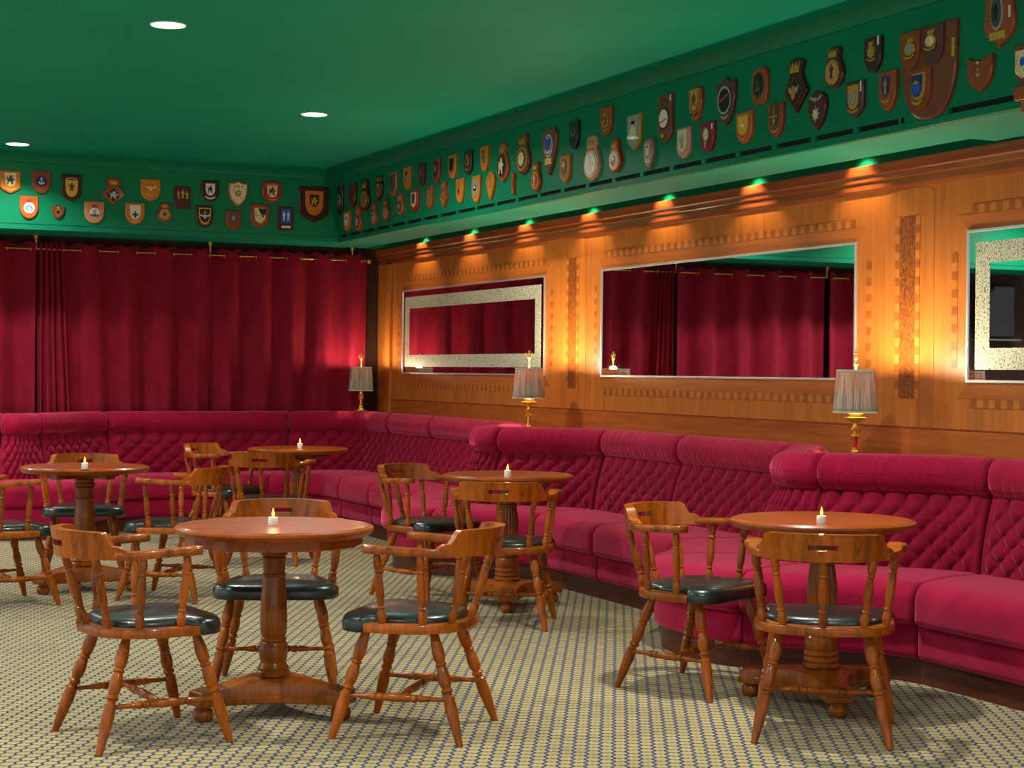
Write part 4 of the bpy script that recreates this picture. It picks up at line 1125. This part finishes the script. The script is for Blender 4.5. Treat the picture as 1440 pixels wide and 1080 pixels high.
 ('R', 6.35, 2.73, 0.392, 0.423, 'bigheater', 'walnut', [('subshield', 'brick', -0.3, 0.27, 0.36, 0.4), ('crown', 'gold', -0.29, 0.39, 0.12, 0.06), ('disc', 'gold', -0.29, 0.29, 0.2, 0.14), ('disc', 'steel', -0.29, 0.29, 0.15, 0.1), ('scroll', 'gold', -0.29, 0.2, 0.2, 0.05), ('subshield', 'plumwood', 0.12, 0.27, 0.38, 0.42), ('crown', 'gold', 0.09, 0.42, 0.12, 0.06), ('disc', 'gold', 0.09, 0.32, 0.2, 0.14), ('disc', 'cream', 0.09, 0.32, 0.15, 0.1), ('scroll', 'gold', 0.09, 0.235, 0.2, 0.05), ('subshield', 'brick', -0.1, -0.17, 0.38, 0.44), ('shield', 'gold', -0.13, -0.14, 0.25, 0.3), ('shield', 'navy', -0.15, -0.13, 0.2, 0.24), ('shieldlow', 'blue', -0.15, -0.18, 0.2, 0.12), ('bird', 'gold', -0.15, -0.1, 0.14, 0.06), ('scroll', 'gold', -0.12, -0.31, 0.2, 0.07), ('tag', 'brass', 0.46, 0.2, 0.05, 0.2)], 'huge walnut shield board carrying three small crested shields'),
 ('R', 5.872, 2.886, 0.195, 0.253, 'ornate', 'redwood', [('disc', 'steel', -0.16, 0.12, 0.42, 0.62), ('disc', 'slate', -0.18, 0.12, 0.34, 0.52), ('lion', 'black', -0.18, 0.12, 0.2, 0.3), ('plate', 'brass', -0.1, -0.28, 0.5, 0.13), ('tag', 'white', 0.36, 0.08, 0.06, 0.2)], 'ornate red-brown plaque with dark oval and brass plate, cut by top of photo'),
 ('R', 5.997, 2.672, 0.167, 0.156, 'dipped', 'brick', [('anchor', 'silver', -0.1, 0.04, 0.14, 0.26), ('disc', 'cream', -0.1, 0.3, 0.08, 0.08)], 'brick-red shield plaque with small silver anchor right of the triple-shield board'),
 ('R', 5.714, 2.667, 0.114, 0.171, 'gothic', 'walnut', [('gothicpanel', 'cream', -0.04, 0.0, 0.8, 0.7), ('rose', 'blue', -0.06, 0.06, 0.3, 0.26), ('scroll', 'brown', -0.04, -0.3, 0.5, 0.1)], 'walnut plaque with cream panel and blue crest, at right edge of photo'),
]
# ------------------------------------------------------------------ wall plaques
def interp(pts, n):
    return pts
def outline_of(kind):
    """unit outlines, x and y from -0.5 to 0.5, counter-clockwise"""
    def mirror(right):                      # right half from bottom point to top centre
        return right + [(-x, y) for x, y in reversed(right) if abs(x) > 1e-6]
    if kind == 'heater':
        r = [(0, -.5)] + [(.5*math.sin(PI/2*k/8)**.85, -.5 + .52*(1 - math.cos(PI/2*k/8))**.9) for k in range(1, 9)] + [(.5, .5)]
        return mirror(r)
    if kind == 'bigheater':
        r = [(0, -.5)] + [(.5*math.sin(PI/2*k/10)**.8, -.5 + .62*(1 - math.cos(PI/2*k/10))) for k in range(1, 11)] + [(.5, .5)]
        return mirror(r)
    if kind == 'gothic': return mirror([(0, -.5), (.22, -.42), (.40, -.33), (.5, -.24), (.5, .5)])
    if kind == 'notched': return mirror([(0, -.5), (.26, -.36), (.42, -.16), (.5, .12), (.5, .40), (.2, .40), (.12, .5), (0, .46)])
    if kind == 'square': return mirror([(0, -.5), (.46, -.47), (.5, -.40), (.48, 0), (.5, .42), (.44, .5), (.2, .5), (0, .47)])
    if kind == 'rect': return [(.5, -.5), (.5, .5), (-.5, .5), (-.5, -.5)]
    if kind == 'ogee': return mirror([(0, -.5), (.2, -.40), (.38, -.22), (.48, .05), (.5, .36), (.46, .42), (.3, .40), (.14, .44), (0, .5)])
    if kind == 'dipped': return mirror([(0, -.5), (.24, -.40), (.42, -.2), (.5, .1), (.5, .42), (.44, .5), (.3, .38), (.14, .40), (0, .34)])
    if kind == 'tallshield': return mirror([(0, -.5), (.16, -.36), (.34, -.12), (.46, .12), (.5, .36), (.38, .43), (.34, .46), (.34, .5), (0, .5)])
    if kind == 'ornate': return mirror([(0, -.5), (.05, -.44), (.30, -.34), (.46, -.22), (.5, -.08), (.46, .1), (.43, .3), (.5, .42), (.4, .5), (0, .48)])
    if kind == 'rounded': return mirror([(0, -.5), (.2, -.42), (.4, -.22), (.5, .0), (.5, .34), (.42, .44), (.26, .48), (0, .5)])
    if kind == 'bullet': return mirror([(0, -.5), (.36, -.48), (.42, -.44), (.44, -.3), (.5, -.1), (.5, .3), (.4, .42), (.2, .49), (0, .5)])
    if kind == 'tongue': return mirror([(0, -.5), (.26, -.44), (.48, -.30), (.5, -.2), (.46, .1), (.5, .42), (.5, .5), (0, .5)])
    if kind == 'vesica': return mirror([(0, -.5), (.2, -.3), (.4, -.05), (.5, .16), (.42, .32), (.24, .42), (0, .5)])
    if kind == 'ovalpoint': return mirror([(0, -.5), (.2, -.38), (.4, -.16), (.5, .1), (.46, .3), (.32, .42), (.14, .48), (0, .5)])
    if kind == 'pear':
        r = [(0, -.5)] + [(.5*math.sin(a), -.16 - .34*math.cos(a)) for a in [PI*k/14 for k in range(1, 10)]] + [(.33, .16), (.29, .26), (.33, .36), (.30, .45), (.18, .5), (0, .5)]
        return mirror(r)
    if kind == 'pearpoint':
        r = [(0, -.5), (.08, -.45)] + [(.5*math.sin(a), -.13 - .31*math.cos(a)) for a in [PI*k/14 for k in range(2, 10)]] + [(.32, .14), (.26, .22), (.30, .36), (.2, .42), (.06, .44), (0, .5)]
        return mirror(r)
    if kind == 'diamond': return mirror([(0, -.5), (.25, -.32), (.5, -.12), (.34, .06), (.24, .2), (.26, .3), (.34, .42), (.2, .48), (0, .5)])
    if kind == 'pentagon': return mirror([(0, -.5), (.3, -.34), (.46, -.1), (.5, .1), (.34, .24), (.36, .42), (.2, .5), (0, .5)])
    raise KeyError(kind)
def circ(n=28): return [(.5*math.cos(2*PI*i/n), .5*math.sin(2*PI*i/n)) for i in range(n)]
def emblem_polys(kind):
    """list of outlines that make an emblem up, in unit coordinates"""
    if kind in ('shield', 'subshield'): return [outline_of('heater')]
    if kind == 'shieldlow': return [[(0, -.5), (.3, -.2), (.5, .5), (-.5, .5), (-.3, -.2)]]
    if kind in ('disc',): return [circ()]
    if kind == 'diamondpanel': return [[(0, -.5), (.5, 0), (0, .5), (-.5, 0)]]
    if kind == 'pentpanel': return [outline_of('pentagon')]
    if kind == 'gothicpanel': return [outline_of('gothic')]
    if kind == 'ogeepanel': return [outline_of('ogee')]
    if kind in ('plate', 'tag'): return [outline_of('rect')]
    if kind == 'diagpanel': return [[(-.5, .5), (.1, -.5), (.45, -.1), (.5, .5)]]
    if kind == 'bend': return [[(-.5, -.5), (-.42, -.5), (.5, .3), (.5, .5), (.4, .5), (-.5, -.2)]]
    if kind == 'band': return [[(.5, -.5), (.5, 0), (.25, .36), (0, .5), (-.25, .36), (-.5, 0), (-.5, -.5), (-.25, -.1), (0, .05), (.25, -.1)]]
    if kind == 'scroll': return [[(-.5, .5), (-.5, .1), (-.28, -.3), (0, -.5), (.28, -.3), (.5, .1), (.5, .5), (.28, .15), (0, -.02), (-.28, .15)]]
    if kind == 'crown': return [[(-.42, -.5), (.42, -.5), (.5, .5), (.32, 0), (.18, .5), (0, .05), (-.18, .5), (-.32, 0), (-.5, .5)]]
    if kind == 'anchor': return [[(-.07, -.2), (-.07, .2), (-.22, .2), (-.22, .28), (-.07, .28), (-.1, .4), (0, .5), (.1, .4), (.07, .28), (.22, .28), (.22, .2), (.07, .2), (.07, -.2), (.07, -.34), (.3, -.26), (.36, -.08), (.5, -.14), (.4, -.36), (0, -.5), (-.4, -.36), (-.5, -.14), (-.36, -.08), (-.3, -.26), (-.07, -.34)]]
    if kind == 'eagle': return [[(0, -.5), (.12, -.25), (.1, .0), (.3, -.05), (.42, .1), (.5, .5), (.26, .34), (.08, .2), (.05, .44), (-.05, .44), (-.08, .2), (-.26, .34), (-.5, .5), (-.42, .1), (-.3, -.05), (-.1, .0), (-.12, -.25)]]
    if kind == 'bird': return [[(-.5, .1), (-.2, .2), (-.1, .46), (.08, .5), (.1, .28), (.3, .2), (.5, -.1), (.2, -.1), (.12, -.5), (-.06, -.2), (-.3, -.2)]]
    if kind == 'lion': return [[(-.5, -.5), (-.3, -.5), (-.2, -.2), (.05, -.25), (.1, -.5), (.32, -.5), (.26, -.1), (.5, .0), (.44, .16), (.2, .12), (.26, .3), (.16, .5), (-.1, .46), (-.18, .24), (-.34, .12), (-.42, .36), (-.5, .3), (-.44, -.06), (-.36, -.2)]]
    if kind == 'figure': return [[(-.3, -.5), (-.08, -.5), (0, -.2), (.08, -.5), (.3, -.5), (.2, -.05), (.5, .2), (.42, .3), (.16, .18), (.14, .34), (.1, .5), (-.1, .5), (-.14, .34), (-.16, .18), (-.42, .3), (-.5, .2), (-.2, -.05)]]
    if kind == 'sword': return [[(-.12, -.5), (.12, -.5), (.12, -.28), (.5, -.28), (.5, -.18), (.12, -.18), (.1, .36), (0, .5), (-.1, .36), (-.12, -.18), (-.5, -.18), (-.5, -.28), (-.12, -.28)]]
    if kind == 'cross': return [[(-.14, -.5), (.14, -.5), (.14, -.14), (.5, -.14), (.5, .14), (.14, .14), (.14, .5), (-.14, .5), (-.14, .14), (-.5, .14), (-.5, -.14), (-.14, -.14)]]
    if kind == 'star': return [[((.5 if i % 2 == 0 else .26)*math.cos(PI*i/8), (.5 if i % 2 == 0 else .26)*math.sin(PI*i/8)) for i in range(16)]]
    if kind == 'rose': return [[((.43 + .07*math.cos(9*2*PI*i/54))*math.cos(2*PI*i/54), (.43 + .07*math.cos(9*2*PI*i/54))*math.sin(2*PI*i/54)) for i in range(54)]]
    if kind == 'wave': return [[(-.5, -.1), (-.3, -.5), (.3, -.5), (.5, -.1), (.4, .3), (.2, .0), (0, .3), (-.2, 0), (-.4, .3)]]
    if kind == 'dots': return [[(c + .09*math.cos(2*PI*i/8), .4*math.sin(2*PI*i/8)) for i in range(8)] for c in (-.36, 0, .36)]
    if kind in ('ring', 'shieldline'): return []
    raise KeyError(kind)
EN = dict(shield='crest_shield', subshield='crest_shield', shieldlow='crest_field', disc='roundel', diamondpanel='crest_panel', pentpanel='crest_panel', gothicpanel='crest_panel', ogeepanel='crest_panel',
          plate='name_plate', tag='paper_tag', diagpanel='crest_field', bend='diagonal_stripe', band='title_band', scroll='motto_scroll', crown='crown', anchor='anchor', eagle='eagle', bird='bird', lion='beast',
          figure='figure', sword='sword', cross='cross', star='star', rose='rosette', wave='waves', dots='studs', ring='border_ring', shieldline='border_line')
BT = .022
def plaque(wall, u, z, w, h, shape, board, ems, label):
    if wall == 'R': loc = (XF, u, z); rz = -PI/2
    else: loc = (u, YF, z); rz = 0
    t = thing('wall_plaque', label, 'plaque', loc, rz, 'painted crest plaques on the green bulkhead')
    # local x runs to the right as seen from the room, local y into the wall
    def plate(polys, cx, cy, ww, hh, d0, d1, bev):
        mb = MB()
        for P in polys:
            a = sum(P[i][0]*P[(i+1) % len(P)][1] - P[(i+1) % len(P)][0]*P[i][1] for i in range(len(P)))
            if a < 0: P = P[::-1]
            def ring(sc, d): return [(cx + x*ww*sc, d, cy + y*hh*sc) for x, y in P]
            if bev: mb.loft([ring(1, -d0), ring(1, -(d1 - bev)), ring(1 - 2*bev/max(ww, hh)*1.2, -d1)])
            else: mb.loft([ring(1, -d0), ring(1, -d1)])
        return mb
    plate([outline_of(shape)], 0, 0, w, h, 0, BT, min(.006, w*.05)).build('board', BM[board], t, angle=30)
    d = BT; sub_n = 0
    for i, (k, col, cx, cy, ew, eh) in enumerate(ems):
        if wall == 'R' and shape != 'bigheater' and abs(cx) < .2: cx *= .35
        if k == 'subshield': sub_n = 0
        th = .010 if k == 'subshield' else .0035 if k in ('shield', 'disc', 'crown', 'diamondpanel', 'pentpanel', 'gothicpanel', 'ogeepanel') else .0022
        X, Z, Wd, Hd = cx*w, cy*h, ew*w, eh*h
        base = BT - .0005 if i == 0 or k in ('crown', 'scroll', 'plate', 'tag', 'band', 'subshield') else d - .0005
        if shape == 'bigheater' and k not in ('subshield', 'tag'): base = BT + .0095 + .0024*sub_n; sub_n += 1
        if k in ('ring', 'shieldline'):
            P = circ(36) if k == 'ring' else outline_of('heater')
            n = len(P); mb = MB()
            o = [(X + x*Wd, Z + y*Hd) for x, y in P]; q = [(X + x*Wd*.84, Z + y*Hd*.84) for x, y in P]
            mb.loft([[(a, -base, b) for a, b in o], [(a, -base - th, b) for a, b in o], [(a, -base - th, b) for a, b in q], [(a, -base, b) for a, b in q], [(a, -base, b) for a, b in o]], False, False)
        else:
            mb = plate(emblem_polys(k), X, Z, Wd, Hd, base, base + th, .001 if k in ('disc', 'shield') else 0)
        mb.build(EN[k], BM[col] if k == 'subshield' else PM[col], t, angle=30)
        d = max(d, base + th)
for spec in PLAQUES: plaque(*spec)

# ------------------------------------------------------------------ world, camera, view
w = bpy.data.worlds.new('room_beyond'); SC.world = w; w.use_nodes = True
bg = w.node_tree.nodes['Background']
bg.inputs[0].default_value = (.95, .97, 1.0, 1); bg.inputs[1].default_value = 0.85

cam = bpy.data.cameras.new('camera'); co = bpy.data.objects.new('camera', cam); COL.objects.link(co)
cam.sensor_width = 36; cam.sensor_fit = 'HORIZONTAL'; cam.lens = 2431.7/1440*36
cam.shift_x = 0; cam.shift_y = -19.1/1440
cam.clip_start = .05; cam.clip_end = 100
co.matrix_world = Matrix.Translation((0, 0, 1.363)) @ Matrix.Rotation(math.radians(-24.4785), 4, 'Z') @ Matrix.Rotation(PI/2, 4, 'X') @ Matrix.Rotation(math.radians(.5297), 4, 'Z')
SC.camera = co
vs = SC.view_settings
SC.display_settings.display_device = 'sRGB'
vs.view_transform = 'Standard'; vs.look = 'None'; vs.gamma = 1.0; vs.use_curve_mapping = False
vs.exposure = 0.15
